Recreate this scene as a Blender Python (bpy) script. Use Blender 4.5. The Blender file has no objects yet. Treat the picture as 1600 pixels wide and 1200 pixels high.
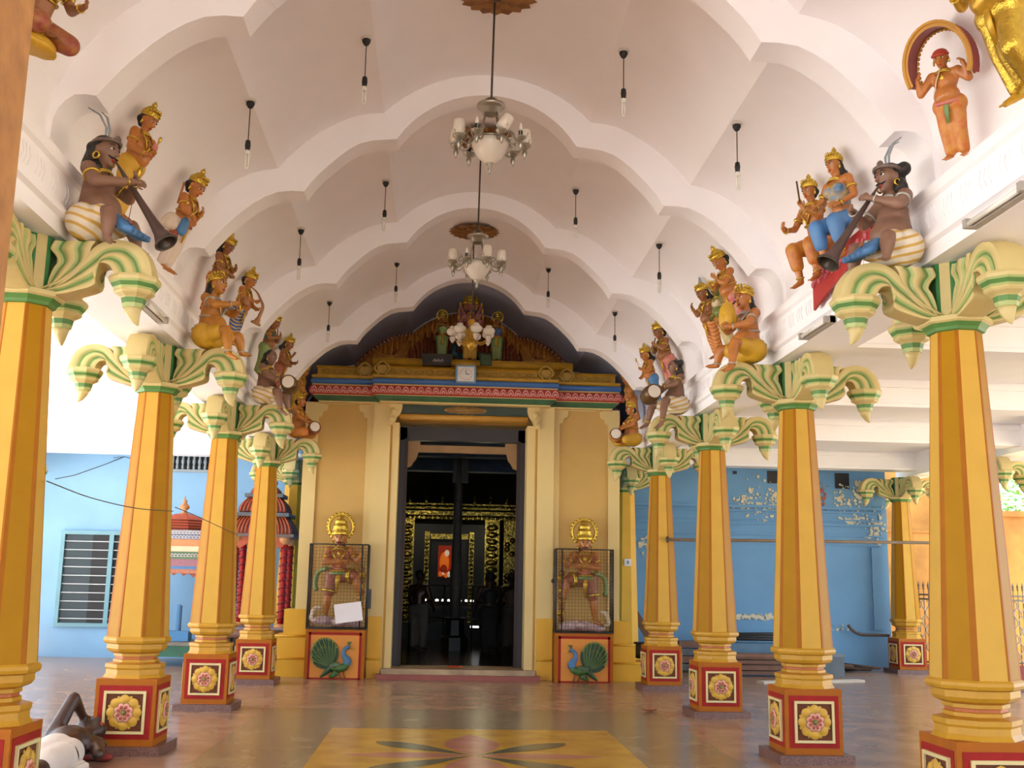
import bpy, math, random
from math import sin, cos, pi, radians, sqrt
from mathutils import Vector, Matrix, Euler

random.seed(7)
scene = bpy.context.scene
col = scene.collection

# ------------------------------------------------------------------ camera
F_PX = 1719.4
PITCH, YAW, ROLL = .1789, .0608, .0191
cam = bpy.data.cameras.new('camera')
cam.sensor_fit = 'HORIZONTAL'
cam.sensor_width = 36.0
cam.lens = F_PX * 36.0 / 1600.0
cam.clip_end = 300
camo = bpy.data.objects.new('camera', cam)
col.objects.link(camo)
fw = Vector((sin(YAW) * cos(PITCH), cos(YAW) * cos(PITCH), sin(PITCH)))
rt = Vector((cos(YAW), -sin(YAW), 0))
up = rt.cross(fw)
r2 = cos(ROLL) * rt + sin(ROLL) * up
u2 = -sin(ROLL) * rt + cos(ROLL) * up
camo.matrix_world = Matrix(((r2.x, u2.x, -fw.x, 0), (r2.y, u2.y, -fw.y, 0), (r2.z, u2.z, -fw.z, 1.5), (0, 0, 0, 1)))
scene.camera = camo

# ------------------------------------------------------------------ daylight
world = bpy.data.worlds.new('sky')
scene.world = world
world.use_nodes = True
wn = world.node_tree.nodes
wn['Background'].inputs[0].default_value = (0.68, 0.84, 1.0, 1)
wn['Background'].inputs[1].default_value = 5.0
sun = bpy.data.lights.new('sun', 'SUN')
sun.energy = 45.0
sun.angle = radians(1.0)
sun.color = (1.0, .96, .90)
suno = bpy.data.objects.new('sun', sun)
suno.rotation_euler = Vector((.40, -.03, -.91)).to_track_quat('-Z', 'Y').to_euler()
suno.location = (-20, -5, 30)
col.objects.link(suno)
scene.view_settings.view_transform = 'Standard'
scene.view_settings.look = 'None'
scene.view_settings.exposure = -0.27
scene.view_settings.gamma = 1.0
scene.view_settings.use_curve_mapping = False
scene.cycles.max_bounces = 16
scene.cycles.diffuse_bounces = 12

# ------------------------------------------------------------------ materials
def C(h):
    h = h.lstrip('#')
    o = []
    for i in (0, 2, 4):
        c = int(h[i:i + 2], 16) / 255
        o.append(c / 12.92 if c <= .04045 else ((c + .055) / 1.055) ** 2.4)
    return (o[0], o[1], o[2], 1)

MATS = {}
def mat(name, c, rough=.6, metal=0.0, var=.12, scale=6.0, bump=0.0, bscale=40.0, c2=None, emit=0.0, spec=.5):
    if name in MATS:
        return MATS[name]
    m = bpy.data.materials.new(name)
    m.use_nodes = True
    nt = m.node_tree
    b = nt.nodes['Principled BSDF']
    b.inputs['Roughness'].default_value = rough
    b.inputs['Metallic'].default_value = metal
    b.inputs['Specular IOR Level'].default_value = spec
    a = C(c)
    tc = nt.nodes.new('ShaderNodeTexCoord')
    no = nt.nodes.new('ShaderNodeTexNoise')
    no.inputs['Scale'].default_value = scale
    no.inputs['Detail'].default_value = 4
    nt.links.new(tc.outputs['Object'], no.inputs['Vector'])
    rp = nt.nodes.new('ShaderNodeValToRGB')
    rp.color_ramp.elements[0].position = .3
    rp.color_ramp.elements[1].position = .7
    lo = C(c2) if c2 else tuple(x * (1 - var) for x in a[:3]) + (1,)
    rp.color_ramp.elements[0].color = lo
    rp.color_ramp.elements[1].color = a
    nt.links.new(no.outputs['Fac'], rp.inputs['Fac'])
    nt.links.new(rp.outputs['Color'], b.inputs['Base Color'])
    if emit:
        b.inputs['Emission Color'].default_value = a
        b.inputs['Emission Strength'].default_value = emit
    if bump:
        n2 = nt.nodes.new('ShaderNodeTexNoise')
        n2.inputs['Scale'].default_value = bscale
        n2.inputs['Detail'].default_value = 5
        nt.links.new(tc.outputs['Object'], n2.inputs['Vector'])
        bp = nt.nodes.new('ShaderNodeBump')
        bp.inputs['Strength'].default_value = bump
        bp.inputs['Distance'].default_value = .02
        nt.links.new(n2.outputs['Fac'], bp.inputs['Height'])
        nt.links.new(bp.outputs['Normal'], b.inputs['Normal'])
    MATS[name] = m
    return m

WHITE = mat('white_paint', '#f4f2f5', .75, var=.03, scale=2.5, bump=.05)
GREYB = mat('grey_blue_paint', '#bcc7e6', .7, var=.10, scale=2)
PALE = mat('pale_yellow_paint', '#cfa345', .5, spec=.18, var=.08, scale=5, bump=.04)
MUST = mat('mustard_paint', '#a97804', .5, spec=.15, var=.10, scale=5, bump=.04)
EDGE = mat('orange_edge_paint', '#a4620c', .5, spec=.15, var=.12)
YEL = mat('yellow_paint', '#c39126', .42, spec=.35, var=.12, scale=8)
ORNG = mat('orange_paint', '#ab6010', .5, spec=.2, var=.12, scale=8)
REDP = mat('red_paint', '#9f1f1a', .5, spec=.2, var=.2, scale=8)
FRAME = mat('cream_frame_paint', '#dcc98e', .5, var=.06)
RECES = mat('brown_recess_paint', '#6c3a22', .6, spec=.2, var=.12)
PETAL = mat('yellow_petal_paint', '#d8ad3a', .5, c2='#b98522', scale=14)
PETDK = mat('dark_outline_paint', '#5a3a16', .6)
PINK = mat('pink_petal_paint', '#e0a08c', .5, var=.15, scale=20)
PINKR = mat('rust_petal_paint', '#b4583c', .5, var=.2, scale=20)
BUD = mat('olive_bud_paint', '#8f8440', .6, var=.4, scale=60)
CREAM = mat('capital_cream_paint', '#cbb87c', .5, var=.10, scale=8)
GREEN = mat('capital_green_paint', '#56843f', .5, var=.25, scale=8)
GROOV = mat('capital_groove_paint', '#71924f', .5, var=.2, scale=8)
DGREEN = mat('deep_green_paint', '#2f7a3a', .5, var=.2, scale=8)
GRAN = mat('red_granite', '#8a6258', .35, c2='#4b332e', scale=90)
BLUEW = mat('blue_wall_paint', '#6a9cc6', .7, var=.14, scale=1.3, bump=.06, bscale=12)
TAN = mat('tan_panel_paint', '#cba55c', .65, var=.10, scale=2)
FCREAM = mat('facade_cream_paint', '#dcc384', .6, var=.08, scale=2)
FYEL = mat('facade_yellow_paint', '#dfa924', .5, var=.12, scale=3)
DARKW = mat('dark_maroon_wood', '#22140f', .4, var=.3, scale=10)
BLACK = mat('black_paint', '#17171a', .5)
GOLD = mat('gold_leaf', '#d8b548', .26, metal=.85, var=.25, scale=25, bump=.3, bscale=70)
GOLDP = mat('gold_paint', '#cfa233', .35, metal=.45, var=.3, scale=30)
SILV = mat('silver_paint', '#b9b6ac', .35, metal=.6, var=.2, scale=30)
BLUEWL = mat('sunlit_blue_wall_paint', '#86b4da', .7, var=.12, scale=1.3, bump=.06, bscale=12)  # right wall's blue, lightened in colour for the sun bounce on the left
SKIN_O = mat('orange_skin_paint', '#bd7638', .34, var=.22, scale=12)
SKIN_Y = mat('amber_skin_paint', '#b87a2e', .34, var=.16, scale=12)
SKIN_B = mat('brown_skin_paint', '#84604c', .45, var=.14, scale=12)
SKIN_D = mat('dark_brown_skin_paint', '#966038', .45, var=.15, scale=12)
SKIN_G = mat('green_skin_paint', '#78803c', .45, var=.15, scale=12)
HAIR = mat('black_hair_paint', '#26211f', .5, var=.3, scale=30, bump=.4, bscale=60)
EYEW = mat('eye_white_paint', '#efe9dc', .35)
EYED = mat('eye_dark_paint', '#120e0d', .3)
LIP = mat('lip_paint', '#b1382f', .4)
CLW = mat('white_cloth_paint', '#ded3bf', .6, c2='#c2a56a', scale=7)
CLB = mat('blue_cloth_paint', '#4f83bb', .5, var=.2)
CLDB = mat('dark_blue_cloth_paint', '#34548e', .5, var=.25)
CLR = mat('red_cloth_paint', '#b22f2c', .5, var=.2)
CLM = mat('maroon_cloth_paint', '#8a2f35', .45, c2='#a06a34', scale=20)
CLP = mat('pink_cloth_paint', '#c05a6c', .45, c2='#c08a5c', scale=18)
CLO = mat('orange_cloth_paint', '#b9612a', .45, c2='#c08a34', scale=22)
CLY = mat('yellow_cloth_paint', '#cfa129', .5, var=.2)
CLG = mat('green_cloth_paint', '#5a8452', .45, c2='#8a8a42', scale=20)
def striped(name, a, c, scale=9.0, rot=.5):
    m = mat(name, a, .55)
    nt = m.node_tree; b = nt.nodes['Principled BSDF']
    w = nt.nodes.new('ShaderNodeTexWave'); w.inputs['Scale'].default_value = scale; w.inputs['Distortion'].default_value = 1.2; w.inputs['Detail'].default_value = 1
    mp = nt.nodes.new('ShaderNodeMapping'); mp.inputs['Rotation'].default_value = (rot, 1.2, .3)
    tc = nt.nodes.new('ShaderNodeTexCoord')
    nt.links.new(tc.outputs['Object'], mp.inputs['Vector']); nt.links.new(mp.outputs['Vector'], w.inputs['Vector'])
    r = nt.nodes.new('ShaderNodeValToRGB')
    r.color_ramp.elements[0].position = .12; r.color_ramp.elements[0].color = C(c)
    r.color_ramp.elements[1].position = .42; r.color_ramp.elements[1].color = C(a)
    nt.links.new(w.outputs['Fac'], r.inputs['Fac']); nt.links.new(r.outputs['Color'], b.inputs['Base Color'])
    return m
CLWS = striped('white_striped_cloth', '#dcd2bf', '#c9a24c', 6)
CLBS = striped('blue_banded_cloth', '#35579a', '#c9a13f', 9, .1)
CLRS = striped('red_gold_cloth', '#a3362c', '#cfa84a', 9, .2)
CLOS = striped('orange_gold_cloth', '#b8602c', '#c99a3c', 8, .8)
CLGS = striped('green_blue_cloth', '#4f7f6a', '#33508c', 7, .4)
WOODH = mat('dark_horn_wood', '#4f3a33', .35, var=.25, scale=10)
BRONZE = mat('bronze_paint', '#6c4f2e', .4, metal=.4, var=.3, scale=12)
STEEL = mat('dark_steel', '#3b3a3c', .45, metal=.5, var=.2)
IRON = mat('grey_iron', '#6e6558', .5, metal=.4, var=.25, scale=20)
BULBG = mat('frosted_bulb_glass', '#e6e4dc', .2, var=.03)
SHADE = mat('frosted_lamp_glass', '#ded7c8', .25, var=.06)
NICK = mat('brushed_nickel', '#a7a294', .28, metal=.8, var=.1)
TERRA = mat('terracotta_paint', '#b5502f', .55, var=.2, scale=14)
PLASTER = mat('bare_plaster', '#d6cfb4', .8, var=.2, scale=20)
PAPER = mat('white_paper', '#e6e1e3', .5, var=.03)
STONE = mat('pale_stone', '#cfc4b6', .7, c2='#a89886', scale=10)

# ------------------------------------------------------------------ mesh builder
class MB:
    def __init__(s):
        s.v = []; s.f = []; s.m = []; s.s = []
    def add(s, vs, fs, m=0, smooth=False):
        o = len(s.v)
        s.v += [tuple(p) for p in vs]
        for i, f in enumerate(fs):
            s.f.append([o + k for k in f])
            s.m.append(m[i] if isinstance(m, (list, tuple)) else m)
            s.s.append(smooth)
        return s
    def box(s, x0, x1, y0, y1, z0, z1, m=0):
        vs = [(x0, y0, z0), (x1, y0, z0), (x1, y1, z0), (x0, y1, z0), (x0, y0, z1), (x1, y0, z1), (x1, y1, z1), (x0, y1, z1)]
        return s.add(vs, [(0, 3, 2, 1), (4, 5, 6, 7), (0, 1, 5, 4), (1, 2, 6, 5), (2, 3, 7, 6), (3, 0, 4, 7)], m)
    def lathe(s, prof, n=16, c=(0, 0, 0), m=0, phase=0.0, smooth=True, M=None, sx=1, sy=1, cap=True):
        vs = []
        for r, z in prof:
            for i in range(n):
                a = phase + 2 * pi * i / n
                vs.append(Vector((r * cos(a) * sx, r * sin(a) * sy, z)))
        if M is not None:
            vs = [M @ p for p in vs]
        c = Vector(c)
        vs = [p + c for p in vs]
        fs = []; ms = []
        for j in range(len(prof) - 1):
            for i in range(n):
                fs.append((j * n + i, j * n + (i + 1) % n, (j + 1) * n + (i + 1) % n, (j + 1) * n + i))
                ms.append(m[j] if isinstance(m, (list, tuple)) else m)
        if cap:
            fs.append(tuple(range(n - 1, -1, -1))); ms.append(ms[0])
            k = (len(prof) - 1) * n
            fs.append(tuple(range(k, k + n))); ms.append(ms[-2])
        o = len(s.v)
        s.v += [tuple(p) for p in vs]
        for f, mm in zip(fs, ms):
            s.f.append([o + k for k in f]); s.m.append(mm); s.s.append(smooth)
        return s
    def tube(s, path, r, n=8, m=0, caps=True, smooth=True, flat=1.0, upv=None):
        P = [Vector(p) for p in path]
        R = r if isinstance(r, (list, tuple)) else [r] * len(P)
        T = []
        for i in range(len(P)):
            d = P[min(i + 1, len(P) - 1)] - P[max(i - 1, 0)]
            T.append(d.normalized() if d.length > 1e-9 else Vector((0, 0, 1)))
        u = Vector(upv) if upv else (Vector((0, 0, 1)) if abs(T[0].z) < .9 else Vector((1, 0, 0)))
        vs = []
        for i, p in enumerate(P):
            u = (u - T[i] * u.dot(T[i]))
            if u.length < 1e-6:
                u = T[i].orthogonal()
            u.normalize()
            w = T[i].cross(u)
            for k in range(n):
                a = 2 * pi * k / n
                vs.append(p + u * (R[i] * flat * cos(a)) + w * (R[i] * sin(a)))
        fs = []
        for i in range(len(P) - 1):
            for k in range(n):
                fs.append((i * n + k, i * n + (k + 1) % n, (i + 1) * n + (k + 1) % n, (i + 1) * n + k))
        if caps:
            fs.append(tuple(range(n - 1, -1, -1)))
            q = (len(P) - 1) * n
            fs.append(tuple(range(q, q + n)))
        return s.add(vs, fs, m, smooth)
    def ell(s, c, r, M=None, m=0, n=12, k=8):
        vs = []
        for j in range(k + 1):
            t = pi * j / k
            for i in range(n):
                a = 2 * pi * i / n
                p = Vector((r[0] * sin(t) * cos(a), r[1] * sin(t) * sin(a), r[2] * cos(t)))
                vs.append((M @ p if M is not None else p) + Vector(c))
        fs = []
        for j in range(k):
            for i in range(n):
                fs.append((j * n + i, (j + 1) * n + i, (j + 1) * n + (i + 1) % n, j * n + (i + 1) % n))
        return s.add(vs, fs, m, True)
    def torus(s, c, R, r, M=None, m=0, n=20, k=6, sx=1, sy=1, arc=(0, 2 * pi)):
        full = abs(arc[1] - arc[0] - 2 * pi) < 1e-6
        pts = []
        cnt = n if full else n + 1
        for i in range(cnt):
            a = arc[0] + (arc[1] - arc[0]) * i / n
            p = Vector((R * cos(a) * sx, R * sin(a) * sy, 0))
            pts.append((M @ p if M is not None else p) + Vector(c))
        if full:
            pts += [pts[0], pts[1]]
            return s.tube(pts, r, k, m, caps=False)
        return s.tube(pts, r, k, m)
    def prism(s, poly, d0, d1, fn, m=0, mside=None):
        n = len(poly)
        vs = [fn(a, b, d0) for a, b in poly] + [fn(a, b, d1) for a, b in poly]
        fs = [tuple(range(n)), tuple(range(2 * n - 1, n - 1, -1))]
        ms = [m, m]
        for i in range(n):
            fs.append((i, n + i, n + (i + 1) % n, (i + 1) % n)); ms.append(m if mside is None else mside)
        return s.add(vs, fs, ms)
    def strip(s, A, B, m=0, smooth=False):
        n = len(A)
        return s.add(list(A) + list(B), [(i, i + 1, n + i + 1, n + i) for i in range(n - 1)], m, smooth)
    def grid(s, rows, m=0, smooth=True):
        n = len(rows[0])
        vs = [p for r in rows for p in r]
        fs = []; ms = []
        for j in range(len(rows) - 1):
            for i in range(n - 1):
                fs.append((j * n + i, j * n + i + 1, (j + 1) * n + i + 1, (j + 1) * n + i))
                ms.append(m[j] if isinstance(m, (list, tuple)) else m)
        return s.add(vs, fs, ms, smooth)
    def mesh(s, name, mats):
        me = bpy.data.meshes.new(name)
        me.from_pydata(s.v, [], s.f)
        for q in (mats if isinstance(mats, (list, tuple)) else [mats]):
            me.materials.append(q)
        me.polygons.foreach_set('material_index', s.m)
        me.polygons.foreach_set('use_smooth', s.s)
        me.update()
        return me
    def build(s, name, mats, parent=None, loc=None, fix=True):
        me = s.mesh(name, mats)
        if fix:
            import bmesh
            b = bmesh.new(); b.from_mesh(me)
            bmesh.ops.recalc_face_normals(b, faces=b.faces)
            b.to_mesh(me); b.free()
        return link(name, me, parent, loc)

def link(name, me, parent=None, loc=None):
    o = bpy.data.objects.new(name, me)
    col.objects.link(o)
    if parent is not None:
        o.parent = parent
    if loc is not None:
        o.location = loc
    return o

def tag(o, label, cat, group=None, kind=None):
    o['label'] = label; o['category'] = cat
    if group: o['group'] = group
    if kind: o['kind'] = kind
    return o

def thing(name, label, cat, loc=(0, 0, 0), rz=0, group=None, kind=None, tilt=0):
    o = bpy.data.objects.new(name, None)
    o.empty_display_size = .1
    col.objects.link(o)
    o.location = loc
    o.rotation_euler = (0, tilt, rz)
    return tag(o, label, cat, group, kind)

def struct(o):
    o['kind'] = 'structure'
    return o

def copy_tree(o, parent=None):
    c = o.copy()
    col.objects.link(c)
    if parent is not None:
        c.parent = parent
    for ch in list(o.children):
        copy_tree(ch, c)
    return c

def crom(pts, n=8):
    P = [Vector(p) for p in pts]
    P = [P[0] * 2 - P[1]] + P + [P[-1] * 2 - P[-2]]
    out = []
    for i in range(1, len(P) - 2):
        a, b, c, d = P[i - 1], P[i], P[i + 1], P[i + 2]
        for k in range(n):
            t = k / n
            out.append(.5 * ((2 * b) + (c - a) * t + (2 * a - 5 * b + 4 * c - d) * t * t + (3 * b - a - 3 * c + d) * t ** 3))
    out.append(P[-2])
    return out

def c2(pts, n=8):
    return [(p.x, p.y) for p in crom([(a, b, 0) for a, b in pts], n)]

XC = .325
XL, XR = -2.657, 3.307
def YL(k): return 10.187 + 3.2735 * (k - 2)
def YR(k): return 10.08 + 3.2735 * (k - 2)
def YA(k): return 10.15 + 3.2735 * (k - 2)
# ------------------------------------------------------------------ floor and ground
FL = mat('terrazzo_brown', '#a68871', .24, c2='#8d6d58', scale=2.5, bump=.012, bscale=30)
FLB = mat('terrazzo_olive', '#8f8067', .24, c2='#7a6a54', scale=2.5, bump=.012, bscale=30)
FLY = mat('terrazzo_yellow', '#c49a3e', .24, c2='#a98034', scale=3)
FLP = mat('terrazzo_pink', '#b87c66', .24, c2='#9d6a55', scale=3)
FLD = mat('terrazzo_dark', '#625f4a', .24, c2='#524f3e', scale=3)
fm = MB()
fm.box(-8.45, 9.15, -9.5, 23.2, -.2, 0, 0)
def flat(poly, z, m):
    fm.add([(x, y, z) for x, y in poly], [tuple(range(len(poly)))], m)
flat([(-2.0, 6.3), (2.65, 6.3), (2.65, 13.6), (-2.0, 13.6)], .001, 1)
flat([(-1.06, 8.3), (1.78, 8.3), (1.78, 11.85), (-1.06, 11.85)], .002, 2)
fcx, fcy = .34, 10.08
def lens(L, w, a, m, z, off=0.0, sharp=1.0):
    pts = []
    for k in range(25):
        t = k / 24
        pts.append((off + t * (L - off), w * sin(pi * t) ** sharp))
    for k in range(23, 0, -1):
        t = k / 24
        pts.append((off + t * (L - off), -w * sin(pi * t) ** sharp))
    flat([(fcx + x * cos(a) - y * sin(a), fcy + x * sin(a) + y * cos(a)) for x, y in pts], z, m)
def leaf(L, w, a, m, z):
    up_ = [(t / 24 * L, w * sin(pi * (t / 24) ** 1.9) ** .7) for t in range(25)]
    pts = up_ + [(x, -y) for x, y in up_[-2:0:-1]]
    flat([(fcx + x * cos(a) - y * sin(a), fcy + x * sin(a) + y * cos(a)) for x, y in pts], z, m)
for a in (0, pi): lens(1.15, .17, a, 3, .003)
for a in (pi / 2, -pi / 2): lens(1.36, .26, a, 3, .003)
for sx in (1, -1):
    for sy in (1, -1):
        leaf(1.22, .15, math.atan2(sy * .83, sx * .9), 4, .004)
struct(fm.build('floor', [FL, FLB, FLY, FLP, FLD]))
gm = MB()
gm.box(-60, 0, -60, 60, -.5, -.21, 0)
struct(gm.build('ground_left_yard', [mat('pale_bounce_ground', '#d6d3cd', .9, c2='#c2beb6', scale=.6)]))  # unseen ground, made pale to bounce sun up into the left aisle
gm = MB(); gm.box(0, 60, -60, 60, -.5, -.21, 0)
struct(gm.build('ground_right_yard', [mat('dull_bounce_ground', '#b3a489', .9, c2='#99886c', scale=.6)]))  # ground made darker so less sun bounces into the right aisle

# ------------------------------------------------------------------ scalloped vault, ribs and beams
def lobes(segs, n=9):
    out = []
    for s in segs:
        q = c2(s, n // (len(s) - 1) + 3)
        # resample to a fixed count
        L = [0]
        for i in range(1, len(q)):
            L.append(L[-1] + math.hypot(q[i][0] - q[i - 1][0], q[i][1] - q[i - 1][1]))
        r = []
        for k in range(n + 1):
            d = L[-1] * k / n
            i = max(1, next((i for i in range(1, len(L)) if L[i] >= d - 1e-9), len(L) - 1))
            t = (d - L[i - 1]) / max(1e-9, L[i] - L[i - 1])
            r.append((q[i - 1][0] + t * (q[i][0] - q[i - 1][0]), q[i - 1][1] + t * (q[i][1] - q[i - 1][1])))
        out.append(r)
    return out
def circ(R, zc, u1, n=9):
    a1 = math.asin(u1 / R)
    return [(R * sin(a1 * k / n), zc + R * cos(a1 * k / n)) for k in range(n + 1)]
OUT = [circ(1.352, 6.36 - 1.352, .998)] + lobes([
    [(.998, 5.92), (1.28, 5.875), (1.62, 5.68), (1.85, 5.47), (1.975, 5.32)],
    [(1.975, 5.32), (2.22, 5.26), (2.47, 5.1), (2.69, 4.85), (2.80, 4.68), (2.845, 4.56)],
    [(2.845, 4.56), (2.885, 4.38), (2.90, 4.2), (2.905, 4.07)]])
INN = [circ(1.013, 6.152 - 1.013, .866)] + lobes([
    [(.866, 5.665), (1.229, 5.597), (1.577, 5.292), (1.717, 5.1)],
    [(1.717, 5.1), (1.95, 5.09), (2.19, 4.96), (2.44, 4.72), (2.605, 4.507)],
    [(2.605, 4.507), (2.735, 4.512), (2.825, 4.43), (2.86, 4.32), (2.87, 4.07)]])
def half(side, S):
    p = []
    for i, l in enumerate(S):
        p += l if i == 0 else l[1:]
    return [(XC + side * u, z) for u, z in p]
def full(S):
    return half(-1, S)[::-1] + half(1, S)[1:]
# smooth shading per lobe: each lobe a separate strip, so the cusps stay sharp
def vault(name, y0, y1, m):
    b = MB()
    for side in (-1, 1):
        for l in OUT:
            A = [(XC + side * u, y0, z) for u, z in l]
            B = [(XC + side * u, y1, z) for u, z in l]
            b.strip(A, B, 0, True)
    # outer shell over the vault so that it has its own thickness
    w = 2.98
    sh = [(XC - w, 4.07), (XC - w, 5.3), (XC - 2.1, 6.0), (XC - 1.1, 6.55), (XC, 6.75), (XC + 1.1, 6.55), (XC + 2.1, 6.0), (XC + w, 5.3), (XC + w, 4.07)]
    b.strip([(x, y0, z) for x, z in sh], [(x, y1, z) for x, z in sh], 0)
    return struct(b.build(name, [m], fix=False))
vault('ceiling', -9.5, 16.72, WHITE)
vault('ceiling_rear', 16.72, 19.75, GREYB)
fo, fi = full(OUT), full(INN)
tn = 0
for k in (0, 1, 2, 3, 4):
    tn += 1
    b = MB()
    y0, y1 = YA(k) - .14, YA(k) + .14
    b.strip([(x, y0, z) for x, z in fi], [(x, y0, z + .0) for x, z in fo], 0)
    b.strip([(x, y1, z) for x, z in fi], [(x, y1, z + .0) for x, z in fo], 0)
    for side in (-1, 1):
        for l in INN:
            b.strip([(XC + side * u, y0, z) for u, z in l], [(XC + side * u, y1, z) for u, z in l], 0, True)
    struct(b.build('trim_%d' % tn, [WHITE], fix=False))

def beam(name, side):
    xi = XC + side * 2.775
    b = MB()
    s = side
    # inner face profile, from soffit outwards
    prof = [(0, 3.60), (0, 3.70), (-.035, 3.715), (-.035, 3.755), (.0, 3.77), (.0, 3.985), (-.03, 4.0), (-.03, 4.075), (.5, 4.075), (.5, 3.60)]
    poly = [(xi + s * a, z) for a, z in prof]
    b.prism(poly, -9.5, 20.6, lambda x, z, y: (x, y, z), 0)
    # moulded relief along the fascia
    for k in range(70):
        y = 3.2 + k * .24
        if y > 19.4: break
        for q in range(3):
            yy = y + q * .055
            b.tube([(xi - s * .002, yy, 3.82), (xi - s * .006, yy + .03, 3.88), (xi - s * .002, yy + .01, 3.94)], .0032, 4, 0)
    return struct(b.build(name, [WHITE], fix=True))
beam('beam_left', -1)
beam('beam_right', 1)

# end wall of the vault: painted relief of swagged curtains
def endwall():
    y = 19.6
    b = MB()
    pts = [p for p in fo if p[1] > 4.06]
    b.add([(x, y, z) for x, z in pts] + [(x, y + .15, z) for x, z in pts],
          [tuple(range(len(pts))), tuple(range(2 * len(pts) - 1, len(pts) - 1, -1))], 0)
    wall = struct(b.build('wall_end', [CLR]))
    # white outline moulding under the scallops
    for side in (-1, 1):
        for i, l in enumerate(OUT[:3]):
            q = [(XC + side * (u * .985), y - .03, z - .025) for u, z in l]
            MBt = MB(); MBt.tube(q, .022, 6, 0)
            MBt.build('cream_moulding', [WHITE], wall)
    # red pleated drapes
    d = MB()
    for k in range(60):
        x = XC - 1.95 + k * .065
        d.tube([(x, y - .03, 4.9), (x, y - .03, 5.95)], .033, 6, 0)
    d.build('red_drape', [CLM], wall)
    # ochre swags and tails following the scallops
    sw = MB()
    for side in (-1, 1):
        runs = [(OUT[0], .1, .95, 9), (OUT[1], .02, .98, 10), (OUT[2], .02, .55, 7)]
        for l, t0, t1, n in runs:
            for k in range(n * 3):
                t = t0 + (t1 - t0) * k / (n * 3 - 1)
                j = t * (len(l) - 1); i = min(int(j), len(l) - 2); f = j - i
                u = l[i][0] * (1 - f) + l[i + 1][0] * f; z = l[i][1] * (1 - f) + l[i + 1][1] * f
                h = .2 + .13 * abs(sin(k * .55)) + .1 * (sin(k * .21) > .3)
                sw.tube([(XC + side * u * .98, y - .06, z - .04), (XC + side * (u * .98 + .02 * sin(k)), y - .1, z - .04 - h * .5),
                         (XC + side * (u * .98 + .05 * sin(k * 1.7)), y - .08, z - .04 - h)], [.02, .034, .015], 6, k % 2)
        # big tied swag
        for k in range(9):
            t = k / 8
            a0 = (XC + side * 1.0, 5.8); a1 = (XC + side * 1.62, 5.55 - .0)
            mz = 5.62 - .42 * (.35 + t * .65)
            mx = XC + side * 1.34
            sw.tube(crom([(a0[0], y - .1, a0[1] - t * .12), (mx - side * .12, y - .15, mz + .02), (mx + side * .08, y - .15, mz), (a1[0], y - .1, a1[1] - t * .15)], 6), .026, 6, k % 2)
    sw.build('gilded_swag', [mat('ochre_swag_paint', '#d9963a', .45, var=.3, scale=20), mat('brown_swag_paint', '#b5682e', .5, var=.3, scale=20)], wall)
endwall()

# ------------------------------------------------------------------ side aisles
def aisle(side):
    nm = 'left' if side < 0 else 'right'
    xa, xb = (XC - 3.2, XC - 8.35) if side < 0 else (XC + 3.2, XC + 8.6)
    lo, hi = min(xa, xb), max(xa, xb)
    yb = 21.4 if side < 0 else 21.0
    Yk = YL if side < 0 else YR
    b = MB()
    b.box(lo, hi, -9.5, yb + .3, 4.08, 4.3, 0)
    struct(b.build('ceiling_%s_aisle' % nm, [WHITE]))
    for k in range(-3, 6):
        b = MB()
        y = Yk(k)
        if k == 5: y = yb - .55
        b.box(lo, hi, y - .2, y + .2, 3.74, 4.09, 0)
        b.box(lo, hi, y - .24, y + .24, 3.98, 4.05, 0)
        b.box(lo, hi, y - .215, y + .215, 3.78, 3.81, 0)
        struct(b.build('beam_%s_aisle' % nm, [WHITE]))
    # outer edge beam with an eave slab
    b = MB()
    x = xb
    b.box(min(x, x + side * .4) - .0, max(x, x + side * .4), -9.5, yb + .2, 3.66, 4.3, 0)
    b.box(min(x, x + side * 1.15), max(x, x + side * 1.15), -9.5, yb + .2, 4.22, 4.32, 0)
    if side > 0:
        q = [(x + .4, 4.22), (x + .4, 3.98), (x + .9, 3.9), (x + 1.3, 3.72), (x + 1.36, 3.74), (x + 1.15, 4.3)]
        b.prism(q, -9.5, yb + .2, lambda a, c, d: (a, d, c), 0)
    struct(b.build('beam_%s_edge' % nm, [WHITE]))
aisle(-1)
aisle(1)

# back walls of the aisles
wm = MB(); wm.box(-9.6, -2.3, 21.4, 21.7, 0, 4.2, 0)
wl = struct(wm.build('wall_left', [BLUEWL]))
cr = MB()
cr.tube([(-7.35, 21.397, 3.28), (-7.0, 21.397, 3.36), (-6.75, 21.397, 3.46), (-6.45, 21.397, 3.58), (-6.1, 21.397, 3.74)], .009, 4, 0)
cr.tube([(-6.3, 21.397, 3.71), (-6.1, 21.397, 3.74), (-5.95, 21.397, 3.70)], .007, 4, 0)
cr.build('wall_crack', [mat('grey_crack', '#54626e', .9)], wl)
wm = MB(); wm.box(2.9, 8.62, 21.0, 21.3, 0, 4.2, 0)
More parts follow.
